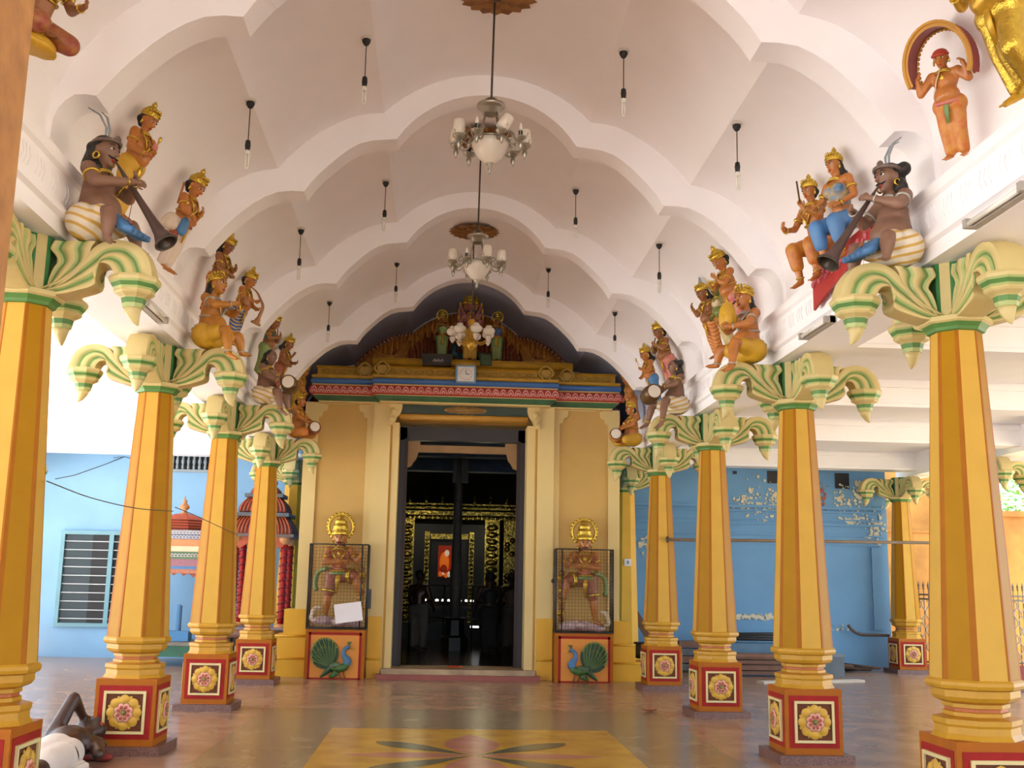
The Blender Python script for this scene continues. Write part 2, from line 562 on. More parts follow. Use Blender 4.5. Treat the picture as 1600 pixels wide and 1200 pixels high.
# plaster courses moulded on the wall
for z, h, d in ((3.02, .05, .05), (2.95, .03, .07), (2.80, .03, .03), (2.70, .04, .05), (2.5, .03, .04), (2.33, .025, .025)):
    wm.box(2.9, 8.55, 21.0 - d, 21.01, z, z + h, 0)
wm.box(8.28, 8.5, 20.96, 21.01, .75, 2.3, 0)
wm.box(2.9, 8.5, 20.97, 21.01, .0, .72, 0)
wr = struct(wm.build('wall_right', [BLUEW]))
def flake(cx, cz, w, h, seed, y=20.985):
    rd = random.Random(seed)
    b = MB()
    for k in range(int(60 * max(w, h) / .5)):
        x = cx + rd.gauss(0, .33) * w; z = cz + rd.gauss(0, .33) * h
        r = rd.uniform(.006, .034) * (1 if k > 5 else 1.9)
        n = rd.randint(5, 9)
        pts = [(x + r * rd.uniform(.5, 1.2) * cos(2 * pi * i / n), z + r * rd.uniform(.5, 1.4) * sin(2 * pi * i / n)) for i in range(n)]
        b.prism(pts, y - .004 - rd.random() * .003, y + .02, lambda a, c, d: (a, d, c), 0)
    return b
for i, (x, z, w, h) in enumerate(((6.2, 3.18, .45, .7), (5.8, 3.15, .35, .4), (6.55, 3.15, .35, .35), (8.05, 3.3, .25, .5), (7.75, 3.2, .22, .45), (8.4, 2.75, .3, .6), (7.95, 2.82, .45, .15), (3.85, 2.3, .15, .2), (7.2, .75, .8, .12), (5.9, .95, 1.0, .06), (7.0, 3.2, .3, .3))):
    flake(x, z, w, h, i).build('peeling_patch', [PLASTER], wr)
flake(7.28, 3.3, .3, .4, 40).build('peeling_patch', [mat('red_undercoat', '#b0604e', .7, var=.3, scale=20)], wr)
for x0, z0, w, h in ((6.28, 3.5, .2, .24), (7.62, 3.43, .28, .3), (5.6, 3.66, .08, .06)):
    h_ = MB(); h_.box(x0, x0 + w, 20.99, 21.05, z0, z0 + h, 0)
    h_.build('beam_pocket', [BLACK], wr)
# ochre boundary wall beyond the fence
wm = MB()
wm.box(8.5, 11.1, 23.0, 23.3, -.2, 4.0, 0)
wm.box(11.1, 16, 23.0, 23.3, -.2, 3.2, 0)
wm.box(11.0, 16, 22.92, 23.36, 3.1, 3.22, 0)
wm.box(8.5, 11.1, 22.97, 23.0, 2.72, 2.77, 0)
struct(wm.build('wall_boundary', [mat('ochre_wall_paint', '#c48b40', .8, c2='#96652c', scale=1.6, bump=.1, bscale=10)]))
kb = MB(); kb.box(8.95, 14, 20.72, 21.05, -.2, .13, 0)
struct(kb.build('kerb', [mat('red_oxide_kerb', '#8a3b30', .7, var=.2)]))

# near orange jamb at the entrance, only its right edge enters the view
pm = MB()
pm.box(-1.35, -.808, 1.75, 2.0, 0, 5.0, 0)
jb = struct(pm.build('door_1', [mat('orange_door_paint', '#b47d3e', .45, c2='#93602b', scale=14, bump=.08)]))

# ------------------------------------------------------------------ side window and vent on the left wall
def window():
    b = MB()
    x0, x1, z0, z1, y = -7.05, -5.35, .62, 2.25, 21.4
    rt_ = struct(MB().box(x0, x1, y - .01, y + .02, z0, z1, 0).build('window_1', [mat('dark_room_interior', '#15161a', .6)]))
    t = .07
    for n_, bx in (('window_frame', (x0 - t, x0, z0 - t, z1 + t)), ('window_frame', (x1, x1 + t, z0 - t, z1 + t)), ('window_frame', (x0, x1, z1, z1 + t)), ('window_frame', (x0, x1, z0 - t, z0)), ('mullion', (x0 + .82, x0 + .9, z0, z1))):
        MB().box(bx[0], bx[1], y - .07, y, bx[2], bx[3], 0).build(n_, [mat('teal_frame_paint', '#6f9fae', .5)], rt_)
    for i in range(10):
        z = z0 + .08 + i * .158
        MB().tube([(x0, y - .04, z), (x1, y - .04, z)], .009, 6, 0).build('window_bar', [mat('white_bar_paint', '#c8cdd0', .4)], rt_)
    MB().box(x0 + .0, x0 + .5, y - .012, y - .004, z0, z1, 0).build('shutter', [mat('dark_teal_shutter', '#20343c', .5)], rt_)
window()
def vent():
    x0, x1, z0, z1, y = -5.15, -4.2, 3.52, 3.79, 21.4
    rt_ = struct(MB().box(x0, x1, y - .01, y + .02, z0, z1, 0).build('window_2', [mat('dark_room_interior', '#15161a', .6)]))
    MB().box(x0 - .05, x1 + .05, y - .06, y, z0 - .05, z0, 0).box(x0 - .05, x0, y - .06, y, z0, z1, 0).build('window_frame', [mat('grey_vent_paint', '#8e9ba3', .6)], rt_)
    for i in range(9):
        x = x0 + .07 + i * .105
        MB().lathe([(.022, z0), (.03, z0 + .05), (.02, z0 + .09), (.038, z0 + .15), (.02, z0 + .22), (.026, z1)], 8, (x, y - .04, 0), 0).build('baluster', [mat('grey_vent_paint', '#8e9ba3', .6)], rt_)
vent()
# ------------------------------------------------------------------ pillars
OCT = pi / 8
def oct_r(flat): return flat / cos(pi / 8) / 2

def make_lotus(parent, axis, w):
    """relief lotus panel on one plinth face; axis = outward direction angle"""
    M = Matrix.Rotation(axis, 4, 'Z')
    zc = .352
    def L(x, z, d):   # x along the face, d outwards
        return tuple(M @ Vector((w / 2 + d, x, z)))
    o = MB()
    hw = .155
    # red border band
    o.prism([(-.222, zc - .222), (.222, zc - .222), (.222, zc + .222), (-.222, zc + .222)], -.01, .004, lambda a, b, d: L(a, b, d), 0)
    pn = o.build('lotus_panel', [REDP], parent)
    f = MB()
    for (a0, a1, b0, b1) in ((-hw - .022, -hw, -hw - .022, hw + .022), (hw, hw + .022, -hw - .022, hw + .022), (-hw, hw, hw, hw + .022), (-hw, hw, -hw - .022, -hw)):
        f.prism([(a0, zc + b0), (a1, zc + b0), (a1, zc + b1), (a0, zc + b1)], 0, .022, lambda a, b, d: L(a, b, d), 0)
    f.build('panel_frame', [FRAME], pn)
    r = MB()
    r.prism([(-hw, zc - hw), (hw, zc - hw), (hw, zc + hw), (-hw, zc + hw)], -.01, .008, lambda a, b, d: L(a, b, d), 0)
    r.build('panel_field', [RECES], pn)
    q = MB()
    def petal(ang, r0, r1, wd, d0, h, m, mo):
        pts = []
        n = 12
        for k in range(n + 1):
            t = k / n
            pts.append((r0 + (r1 - r0) * t, wd * (sin(pi * min(1, t * .93 + .07)) ** .55)))
        out = []
        for sgn, rng in ((1, range(n + 1)), (-1, range(n - 1, 0, -1))):
            for k in rng:
                out.append((pts[k][0], sgn * pts[k][1]))
        ca, sa = cos(ang), sin(ang)
        def pos(u, v, d): return L(u * ca - v * sa, zc + u * sa + v * ca, d)
        cx = (r0 + r1) / 2
        big = [(cx + (u - cx) * 1.1, v * 1.16) for u, v in out]
        q.prism(big, .006, d0, pos, mo)
        nn = len(out)
        vs = [pos(u, v, d0) for u, v in out] + [pos(cx + (u - cx) * .6, v * .6, d0 + h) for u, v in out] + [pos(cx, 0, d0 + h * 1.15)]
        fs = []
        for i in range(nn):
            j = (i + 1) % nn
            fs.append((i, j, nn + j, nn + i)); fs.append((nn + i, nn + j, 2 * nn))
        q.add(vs, fs, m, True)
    for k in range(8):
        petal(k * pi / 4 + pi / 8, .06, .146, .040, .012, .008, 0, 1)
    for k in range(8):
        petal(k * pi / 4, .05, .150, .050, .016, .012, 0, 1)
    for k in range(8):
        petal(k * pi / 4 + pi / 8, .022, .084, .028, .03, .008, 2, 1)
    for k in range(8):
        petal(k * pi / 4 + pi / 8, .03, .064, .015, .038, .006, 3, 2)
    q.build('lotus_relief', [PETAL, PETDK, PINK, PINKR], pn)
    bd = MB()
    MM = M @ Matrix.Translation((w / 2 + .034, 0, zc))
    bd.ell(M @ Vector((w / 2 + .036, 0, zc)), (.016, .022, .022), M.to_3x3(), 0)
    bd.build('lotus_bud', [BUD], pn)

def make_shaft(parent, zb, zt, fb, ft):
    b = MB()
    nz = 6
    for i in range(8):
        a0 = OCT + i * pi / 4; a1 = a0 + pi / 4
        mid = (a0 + a1) / 2
        diag = int(round(mid / (pi / 4))) % 2 == 1
        cuts = [(0, .15, 2), (.15, .85, 1), (.85, 1, 2)] if diag else [(0, .07, 2), (.07, .93, 0), (.93, 1, 2)]
        for t0, t1, m in cuts:
            rows = []
            for k in range(nz + 1):
                z = zb + (zt - zb) * k / nz
                R = oct_r(fb + (ft - fb) * k / nz)
                p0 = Vector((R * cos(a0), R * sin(a0), z)); p1 = Vector((R * cos(a1), R * sin(a1), z))
                rows.append([p0.lerp(p1, t0), p0.lerp(p1, t1)])
            b.grid(rows, m, False)
    b.lathe([(oct_r(ft) * .98, zb), (oct_r(ft) * .98, zt)], 8, (0, 0, 0), 1, OCT, False)
    b.build('shaft', [PALE, MUST, EDGE], parent)

def arm_profiles():
    leafA = c2([(.085, 3.25), (.105, 3.30), (.13, 3.38), (.12, 3.45), (.10, 3.50), (.115, 3.56)], 5)
    leafB = c2([(.095, 3.235), (.20, 3.30), (.28, 3.37), (.315, 3.44), (.325, 3.50), (.35, 3.565)], 5)
    hookU = c2([(.10, 3.25), (.22, 3.33), (.31, 3.44), (.38, 3.545), (.47, 3.585), (.57, 3.565), (.635, 3.50), (.665, 3.42), (.675, 3.355)], 5)
    hookL = c2([(.09, 3.215), (.20, 3.22), (.30, 3.25), (.385, 3.295), (.37, 3.375), (.40, 3.43), (.445, 3.425), (.47, 3.39), (.475, 3.355)], 5)
    return leafA, leafB, hookU, hookL
_, _, HU, HL = [[(.10 + (a - .10) * 1.2, z) for a, z in q] for q in arm_profiles()]
LA = c2([(.152, 3.25), (.158, 3.32), (.18, 3.39), (.205, 3.43), (.185, 3.475), (.152, 3.515), (.17, 3.568)], 5)
LB = c2([(.158, 3.235), (.26, 3.30), (.335, 3.37), (.38, 3.44), (.395, 3.49), (.40, 3.53), (.425, 3.572)], 5)

def side_loft(b, U, V, hw, M, bands, top_m, nt=None):
    """solid between curves U and V, painted flutes on both flanks"""
    nb = len(bands)
    n = len(U)
    def pt(i, t, d):
        x = U[i][0] * (1 - t) + V[i][0] * t
        z = U[i][1] * (1 - t) + V[i][1] * t
        return M @ Vector((x, d, z))
    for sgn in (1, -1):
        rows = []; mats_ = []
        ts = []
        for j, (t0, t1, h, m) in enumerate(bands):
            tm = (t0 + t1) / 2
            lst = [(t0, bands[j - 1][2] * .5 + h * .5 if j else h * .3, None), (tm, h, None)]
            for t, hh, _ in lst:
                rows.append([pt(i, t, sgn * (hw + hh)) for i in range(n)])
            mats_ += [m, m]
        t0, t1, h, m = bands[-1]
        rows.append([pt(i, t1, sgn * (hw + h * .3)) for i in range(n)])
        b.grid(rows, mats_, True)
    # upper and lower faces, with a centre row to round them
    for t, m in ((0, top_m), (1, bands[-1][3])):
        h = bands[0][2] * .3 if t == 0 else bands[-1][2] * .3
        rows = [[pt(i, t + (-.05 if t == 0 else .05) * (k == 0), d) for i in range(n)] for k, d in ((1, hw + h), (0, 0), (1, -hw - h))]
        b.grid(rows, m, True)
    for i in (0, n - 1):
        b.add([pt(i, 0, hw), pt(i, 1, hw), pt(i, 1, -hw), pt(i, 0, -hw)], [(0, 1, 2, 3)], top_m)

MIDG = mat('capital_soft_green_paint', '#aab572', .5, var=.12, scale=8)
def make_arm(parent, ang):
    M = Matrix.Rotation(ang, 4, 'Z')
    b = MB()
    bands = [(0, .26, .012, 0), (.26, .33, -.002, 2), (.33, .41, -.012, 1), (.41, .47, -.002, 2), (.47, .64, .013, 0), (.64, .70, -.002, 2), (.70, .79, -.012, 1), (.79, .85, -.002, 2), (.85, 1, .010, 0)]
    side_loft(b, HU, HL, .085, M, bands, 0)
    b2 = [(0, .10, .008, 0), (.10, .18, -.004, 2), (.18, .26, -.012, 1), (.26, .34, -.002, 2), (.34, .58, .013, 0), (.58, .65, -.004, 2), (.65, .73, -.012, 1), (.73, .80, -.002, 2), (.80, 1, .012, 0)]
    side_loft(b, LA, LB, .082, M, b2, 1)
    o = b.build('bracket_arm', [CREAM, GROOV, MIDG], parent)
    p = MB()
    MM = M @ Matrix.Translation((.665, 0, 0))
    prof = [(.10, 3.37), (.155, 3.362), (.163, 3.345), (.158, 3.325), (.149, 3.312), (.134, 3.288), (.125, 3.275), (.128, 3.262), (.118, 3.25), (.085, 3.232), (.078, 3.225), (.070, 3.192), (.064, 3.165)]
    ms = [0, 0, 0, 2, 1, 2, 0, 0, 0, 0, 1, 2]
    p.lathe(prof, 8, (0, 0, 0), ms, OCT, False, MM)
    # curled tip
    tip = [(.665, 0, 3.17), (.67, 0, 3.13), (.685, 0, 3.09), (.705, 0, 3.055)]
    p.tube([M @ Vector(q) for q in tip], [.06, .046, .028, .006], 8, 0)
    p.build('pendant', [CREAM, GREEN, MIDG], o)

def make_pillar(name, arms=(0, 1, 2, 3)):
    root = thing(name, 'octagonal yellow temple pillar', 'pillar', (0, 0, 0), kind='thing')
    w = .51
    MB().box(-.33, .33, -.33, .33, 0, .075, 0).build('granite_slab', [GRAN], root)
    MB().box(-w / 2, w / 2, -w / 2, w / 2, .075, .629, 0).build('plinth', [ORNG], root)
    for k in range(4):
        make_lotus(root, k * pi / 2, w)
    b = MB()
    prof = [(.50, .629), (.46, .66), (.455, .70), (.475, .715), (.475, .745), (.36, .76), (.36, .782), (.335, .787), (.335, .805), (.36, .81), (.36, .833),
            (.44, .85), (.475, .875), (.475, .915), (.52, .925), (.535, .945), (.53, .965), (.50, .978)]
    ms = [0, 0, 0, 0, 1, 0, 1, 2, 1, 0, 1, 0, 0, 1, 0, 0, 0]
    b.lathe([(oct_r(f), z) for f, z in prof], 8, (0, 0, 0), ms, OCT, False)
    b.build('base_moulding', [YEL, mat('brown_yellow_paint', '#b9801f', .5), mat('rust_band_paint', '#b5602a', .5)], root)
    make_shaft(root, .97, 3.17, .49, .29)
    b = MB()
    prof = [(.29, 3.145), (.33, 3.15), (.345, 3.17), (.39, 3.195), (.42, 3.205), (.42, 3.235), (.36, 3.245), (.2, 3.25)]
    b.lathe([(oct_r(f), z) for f, z in prof], 8, (0, 0, 0), [1, 1, 1, 0, 0, 0, 0], OCT, False)
    b.build('capital_ring', [CREAM, GREEN], root)
    b = MB()
    for i in range(8):
        a0 = OCT + i * pi / 4; a1 = a0 + pi / 4
        diag = int(round(((a0 + a1) / 2) / (pi / 4))) % 2 == 1
        R = oct_r(.29)
        for t0, t1, m in ((0, .22, 1), (.22, .78, 0 if diag else 1), (.78, 1, 1)):
            rows = []
            for z in (3.23, 3.61):
                p0 = Vector((R * cos(a0), R * sin(a0), z)); p1 = Vector((R * cos(a1), R * sin(a1), z))
                rows.append([p0.lerp(p1, t0), p0.lerp(p1, t1)])
            b.grid(rows, m, False)
    b.add([(oct_r(.29) * cos(OCT + i * pi / 4), oct_r(.29) * sin(OCT + i * pi / 4), 3.61) for i in range(8)], [tuple(range(8))], 1)
    b.build('capital_block', [CREAM, DGREEN], root)
    for k in arms:
        make_arm(root, k * pi / 2)
    return root
proto = make_pillar('temple_pillar')
GP = 'yellow pillars with green bracket capitals'
first = [True]
def place_pillar(x, y, label, drop=(), z0=0):
    if first[0]:
        o = proto; first[0] = False
    else:
        o = copy_tree(proto)
    o.location = (x, y, z0)
    o['label'] = label; o['group'] = GP
    if drop:
        arms = [c for c in o.children if c.name.split('.')[0] == 'bracket_arm']
        for c in list(arms):
            a = max(c.data.vertices, key=lambda v: abs(v.co.x) + abs(v.co.y)).co
            k = 0 if a.x > .5 else 1 if a.y > .5 else 2 if a.x < -.5 else 3
            if k in drop:
                for g in list(c.children): bpy.data.objects.remove(g)
                bpy.data.objects.remove(c)
    return o
LBL = ['yellow octagonal pillar cut off by the left edge of the photo',
       'yellow octagonal pillar beside the man lying on the floor',
       'yellow octagonal pillar in front of the small red domed shrine',
       'yellow octagonal pillar in front of the tall red tiered palanquin']
LBR = ['largest yellow octagonal pillar at the right edge of the photo',
       'yellow octagonal pillar second nearest on the right, below the horn player',
       'yellow octagonal pillar third from the right edge, below the yellow-skirted squatting musician',
       'yellow octagonal pillar at the near end of the horizontal rail']
for k in (1, 2, 3, 4):
    place_pillar(XL, YL(k), LBL[k - 1])
    place_pillar(XR, YR(k), LBR[k - 1])
place_pillar(8.68, 20.45, 'yellow pillar beside the spiked iron fence at the blue wall corner')
place_pillar(8.68, 17.2, 'outer yellow pillar mostly hidden behind the largest right pillar')
place_pillar(-8.0, 20.45, 'outer yellow pillar of which one bracket shows by the blue wall')
# ------------------------------------------------------------------ doorway block at the end of the hall
YF = 18.0
def XZ(y0):
    return lambda x, z, d: (x, y0 - d, z)
fr = MB()
# body: two flanks and the piece over the door
fr.box(-2.28, -.86, YF + .02, 19.3, 0, 4.36, 0)
fr.box(1.50, 2.90, YF + .02, 19.3, 0, 4.36, 0)
fr.box(-.86, 1.50, YF + .02, 19.3, 4.15, 4.36, 0)
wb = struct(fr.build('wall_back', [FCREAM]))

def panel_frame(x0, x1, xi0, xi1, zt):
    """raised flat frame round a tan recess, with shouldered upper corners"""
    b = MB()
    f = XZ(YF + .02)
    sh = c2([(xi0, zt - .22), (xi0 + .05, zt - .2), (xi0 + .07, zt - .13), (xi0 + .13, zt - .10), (xi0 + .14, zt)], 4)
    left = [(x0, .9), (xi0, .9)] + sh + [(xi0 + .14, 4.36), (x0, 4.36)]
    b.prism(left, 0, .05, f, 0)
    sh2 = [(xi0 + xi1 - x, z) for x, z in sh]
    right = [(x1, .9), (xi1, .9)] + sh2 + [(xi1 - .14, 4.36), (x1, 4.36)]
    b.prism(right, 0, .05, f, 0)
    b.box(xi0 + .1, xi1 - .1, YF - .03, YF + .03, zt, 4.36, 0)
    b.build('panel_surround', [FCREAM], wb)
    MB().box(xi0 - .01, xi1 + .01, YF + .005, YF + .03, .9, 4.34, 0).build('recessed_panel', [TAN], wb)
panel_frame(-2.28, -1.10, -2.06, -1.27, 4.33)
panel_frame(1.78, 2.90, 1.90, 2.71, 4.33)
# piers beside the door, each with a scrolled corbel
for side in (-1, 1):
    xo, xi = (-1.16, -.88) if side < 0 else (1.53, 1.80)
    xs0, xs1 = (-.88, -.74) if side < 0 else (1.36, 1.53)
    MB().box(xo, xi, YF - .13, YF + .05, .1, 4.37, 0).build('door_pier', [FCREAM], wb)
    MB().box(xs0, xs1, YF - .09, YF + .4, .1, 4.05, 0).build('door_jamb_strip', [FCREAM], wb)
    gx0, gx1 = (xi - .0, xi + .035) if side < 0 else (xo - .035, xo)
    MB().box(gx0, gx1, YF - .1, YF - .08, .1, 4.0, 0).build('ochre_groove', [mat('ochre_groove_paint', '#b98b35', .6)], wb)
    e = xi if side < 0 else xo
    s = -side
    out = [(0, 4.37), (.21, 4.37), (.21, 4.28), (.19, 4.2), (.17, 4.16), (.12, 4.12), (.10, 4.06), (.05, 4.0), (0, 3.99)]
    b = MB(); b.prism([(e + s * (a - .03), z) for a, z in out], .02, .19, XZ(YF), 0)
    b.tube([(e + s * .04, YF - .19, 4.22), (e + s * .04, YF - .215, 4.22)], .06, 12, 0)
    b.tube([(e + s * .03, YF - .19, 4.1), (e + s * .03, YF - .21, 4.1)], .045, 12, 0)
    b.build('scrolled_corbel', [FCREAM], wb)
    sx0, sx1 = (xs1 - .02, xs1 + .05) if side < 0 else (xs0 - .05, xs0 + .02)
# yellow stepped base
bs = MB()
for x0, x1, z1 in ((-2.44, -2.06, 1.03), (-2.56, -2.06, .64), (-2.78, -2.06, .30), (-1.115, -.90, .94), (-1.115, -.90, .31), (1.55, 1.805, .95), (1.55, 1.805, .33), (2.75, 3.06, .93), (2.75, 3.14, .58), (2.75, 3.38, .30)):
    d = .09 if z1 > .9 else .15 if z1 > .5 else .2
    if x0 in (-1.115, 1.55): d = .17 if z1 > .5 else .19
    bs.box(x0, x1, YF - d, YF + .45, .0 if z1 < .4 else .25, z1, 0)
    if z1 < .9: bs.tube([(x0, YF - d, z1 - .02), (x1, YF - d, z1 - .02)], .018, 6, 0)
bs.build('stepped_base', [FYEL], wb)
# threshold: two shallow steps
MB().box(-.95, 1.60, YF - .42, 18.6, 0, .07, 0).build('red_step', [mat('red_oxide_step', '#8f4436', .4, var=.2, scale=4)], wb)
MB().box(-.88, 1.53, YF - .28, 18.6, .07, .15, 0).build('threshold', [mat('worn_stone_step', '#b39a74', .4, c2='#8d6f54', scale=4)], wb)

# frieze over the door
fb = MB(); fb.box(-.9, 1.55, YF - .11, YF + .3, 4.2, 4.37, 0)
fb.build('frieze', [mat('dark_green_frieze', '#33443a', .5, var=.3, scale=6)], wb)
fb = MB(); fb.box(-.74, 1.36, YF - .09, YF + .3, 4.10, 4.2, 0); fb.tube([(-.74, YF - .1, 4.15), (1.36, YF - .1, 4.15)], .05, 8, 0)
fb.build('lintel_moulding', [mat('ochre_lintel_paint', '#c8963e', .5, var=.15)], wb)
md = MB()
md.ell((.33, YF - .11, 4.275), (.36, .02, .06), None, 0, 28, 8)
for k in range(20):
    a = 2 * pi * k / 20
    md.ell((.33 + .25 * cos(a), YF - .128, 4.275 + .04 * sin(a)), (.06, .014, .012), Matrix.Rotation(-math.atan2(.058 * sin(a), .25 * cos(a)), 3, 'Y'), 1, 8, 6)
md.ell((.33, YF - .128, 4.275), (.1, .02, .02), None, 0, 12, 6)
md.build('frieze_medallion', [mat('ochre_medallion', '#a98545', .5, var=.3, scale=30), mat('brown_medallion', '#8d6a36', .5)], wb)

# cornice, stepping forward over the door
def cornice(x0, x1, dy, top=True):
    y = YF - .12 - dy
    def ext(nm, prof, ms, mats_):
        b = MB()
        n = len(prof)
        A = [(x0 - p[0], y - p[0], p[1]) for p in prof]; B = [(x1 + p[0], y - p[0], p[1]) for p in prof]
        for i in range(n - 1):
            b.add([A[i], A[i + 1], B[i + 1], B[i]], [(0, 1, 2, 3)], ms[i])
        for E_, s in ((A, x0), (B, x1)):
            for i in range(n - 1):
                b.add([E_[i], E_[i + 1], (E_[i + 1][0], 19.5, E_[i + 1][2]), (E_[i][0], 19.5, E_[i][2])], [(0, 1, 2, 3)], ms[i])
        b.add([A[-1], B[-1], (B[-1][0], 19.5, B[-1][2]), (A[-1][0], 19.5, A[-1][2])], [(0, 1, 2, 3)], ms[-1])
        b.add([A[0], B[0], (B[0][0], 19.5, B[0][2]), (A[0][0], 19.5, A[0][2])], [(0, 1, 2, 3)], ms[0])
        return b.build(nm, mats_, wb)
    ext('green_cornice_band', [(0, 4.345), (.015, 4.355), (.015, 4.37), (.06, 4.40), (.1, 4.45), (.1, 4.462)], [1, 1, 0, 0, 1], [mat('cornice_green_paint', '#4d7f54', .5, c2='#2e4b3c', scale=1.4), FCREAM])
    ext('red_cornice_band', [(.13, 4.462), (.15, 4.475), (.17, 4.52), (.155, 4.57), (.115, 4.612), (.11, 4.625), (.13, 4.632)], [0, 0, 0, 0, 1, 1], [mat('cornice_red_paint', '#b73a30', .5, var=.15), FCREAM])
    ext('blue_cornice_band', [(.12, 4.632), (.14, 4.66), (.14, 4.70), (.12, 4.725)], [0, 0, 0], [mat('cornice_blue_paint', '#3f6fb0', .5, var=.15)])
    ext('yellow_cornice_band', [(.10, 4.725), (.13, 4.745), (.13, 4.78), (.05, 4.80), (.05, 4.91), (.08, 4.925), (.06, 4.945)], [0, 0, 0, 0, 0, 0], [mat('cornice_yellow_paint', '#c3951f', .5, c2='#a87c18', scale=5)])
    # painted lotus petals along the red band
    b = MB()
    n = max(2, int((x1 - x0 + .3) / .118))
    for k in range(n):
        cx = x0 - .14 + (x1 - x0 + .28) * (k + .5) / n
        for r, h, m in ((.056, .115, 0), (.043, .085, 1), (.03, .06, 0), (.016, .03, 1)):
            pts = [(cx + r * cos(pi * t / 10), 4.478 + h * sin(pi * t / 10)) for t in range(11)]
            q = [(px, y - .178 - (.056 - r) * .25 + max(0, pz - 4.53) * .45 + max(0, 4.51 - pz) * .35, pz) for px, pz in pts]
            b.add(q, [tuple(range(len(q)))], m)
    b.build('lotus_petal_moulding', [mat('pale_pink_petal', '#e3a9a0', .5), mat('petal_red', '#bb4238', .5)], wb)
    b = MB()
    k = 0
    xx = x0 + .02
    while xx < x1 - .05:
        for q in (1, -1):
            b.tube(crom([(xx, y - .06, 4.85 - .03 * q), (xx + .07, y - .075, 4.85 + .035 * q), (xx + .14, y - .07, 4.85 + .01 * q), (xx + .1, y - .07, 4.85 - .01 * q)], 4), .013, 5, 0)
        xx += .17
    b.build('scroll_moulding', [mat('cornice_gold_scroll', '#b08a2a', .45, var=.3, scale=20)], wb)
cornice(-2.05, 2.75, 0)
cornice(-1.05, 1.70, .16)
ut = MB()
ut.box(-1.25, 2.12, YF - .1, 19.5, 4.9, 4.96, 0)
ut.box(-1.22, 2.09, YF - .14, 19.5, 4.96, 5.12, 0)
ut.tube([(-1.22, YF - .14, 5.04), (2.09, YF - .14, 5.04)], .07, 8, 0)
ut.build('upper_step', [mat('cornice_yellow_paint', '#c3951f')], wb)
for x, d in ((-1.04, .24), (-1.33, .06), (1.63, .24), (1.99, .06)):
    b = MB()
    y = YF - .14 - d
    b.tube(crom([(x - .10, y, 4.77), (x - .055, y - .02, 4.80), (x - .12, y - .02, 4.88), (x - .06, y - .02, 4.97), (x, y - .025, 5.0), (x + .06, y - .02, 4.97), (x + .12, y - .02, 4.88), (x + .055, y - .02, 4.80), (x + .10, y, 4.77)], 6), .022, 6, 0)
    b.box(x - .08, x + .08, y - .01, y + .1, 4.8, 4.94, 0)
    b.build('arched_ornament', [mat('cornice_gold_scroll', '#b08a2a')], wb)

# ------------------------------------------------------------------ door frame and the dark hall behind it
dm = MB()
dm.box(-.74, -.62, YF + .35, YF + .5, .15, 4.03, 0)
dm.box(1.24, 1.36, YF + .35, YF + .5, .15, 4.03, 0)
dm.box(-.74, 1.36, YF + .35, YF + .5, 3.82, 4.05, 0)
d2 = struct(dm.build('door_2', [DARKW]))
for x0, x1 in ((-.66, -.60), (1.22, 1.28)):
    MB().box(x0, x1, YF + .3, YF + .36, .15, 3.84, 0).build('door_stile', [mat('polished_dark_wood', '#33201b', .4, var=.2, spec=.25)], d2)
tr = MB(); tr.box(-.52, 1.14, YF + .33, YF + .42, 3.62, 3.74, 0)
tr.build('transom_rail', [mat('ochre_transom', '#8d6a3c', .5, var=.2)], d2)
for s, x in ((1, -.6), (-1, 1.22)):
    b = MB()
    out = [(0, 3.8), (.2, 3.8), (.2, 3.66), (.17, 3.6), (.14, 3.5), (.1, 3.46), (.06, 3.38), (0, 3.36)]
    b.prism([(x + s * a, z) for a, z in out], 0, .1, XZ(YF + .42), 0)
    b.build('carved_bracket', [mat('ochre_transom', '#8d6a3c')], d2)
INN_W = mat('darkened_hall_wall', '#24211f', .8, var=.3)  # shade of the unlit hall put into the wall colour
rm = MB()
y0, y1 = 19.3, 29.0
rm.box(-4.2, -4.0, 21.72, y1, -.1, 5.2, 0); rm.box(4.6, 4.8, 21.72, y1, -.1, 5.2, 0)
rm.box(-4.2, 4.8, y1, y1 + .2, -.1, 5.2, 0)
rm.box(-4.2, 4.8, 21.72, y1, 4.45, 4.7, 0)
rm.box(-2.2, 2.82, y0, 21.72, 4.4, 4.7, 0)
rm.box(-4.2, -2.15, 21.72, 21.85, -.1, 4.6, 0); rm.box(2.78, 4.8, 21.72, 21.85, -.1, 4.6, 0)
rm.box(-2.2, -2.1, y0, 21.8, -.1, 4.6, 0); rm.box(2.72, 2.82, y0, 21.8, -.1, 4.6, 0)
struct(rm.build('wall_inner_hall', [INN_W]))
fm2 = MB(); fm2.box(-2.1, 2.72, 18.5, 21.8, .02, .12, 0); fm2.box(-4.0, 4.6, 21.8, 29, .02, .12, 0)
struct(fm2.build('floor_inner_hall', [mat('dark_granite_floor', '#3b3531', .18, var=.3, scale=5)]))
for y, z in ((20.4, 4.02), (22.2, 4.0), (24.2, 3.9)):
    b = MB(); b.box(-2.1 if y < 21 else -4.0, 2.72 if y < 21 else 4.6, y, y + .35, z, z + .4, 0)
    struct(b.build('beam_inner_hall', [mat('blue_lit_beam', '#4a6285', .7, var=.2)]))  # blue light falling on the beams is put into their colour

bw = MB(); bw.box(-2.29, -2.2, YF + .12, 21.4, 0, 4.36, 0); struct(bw.build('wall_flank_left', [BLUEW]))
bw = MB(); bw.box(2.82, 2.91, YF + .12, 21.2, 0, 4.36, 0); struct(bw.build('wall_flank_right', [BLUEW]))
bw = MB(); bw.box(-3.4, 4.0, 19.76, 22.0, 4.38, 4.9, 0); struct(bw.build('roof_rear_sun_block', [INN_W]))  # unseen slab added to stop sun leaking in behind the vault
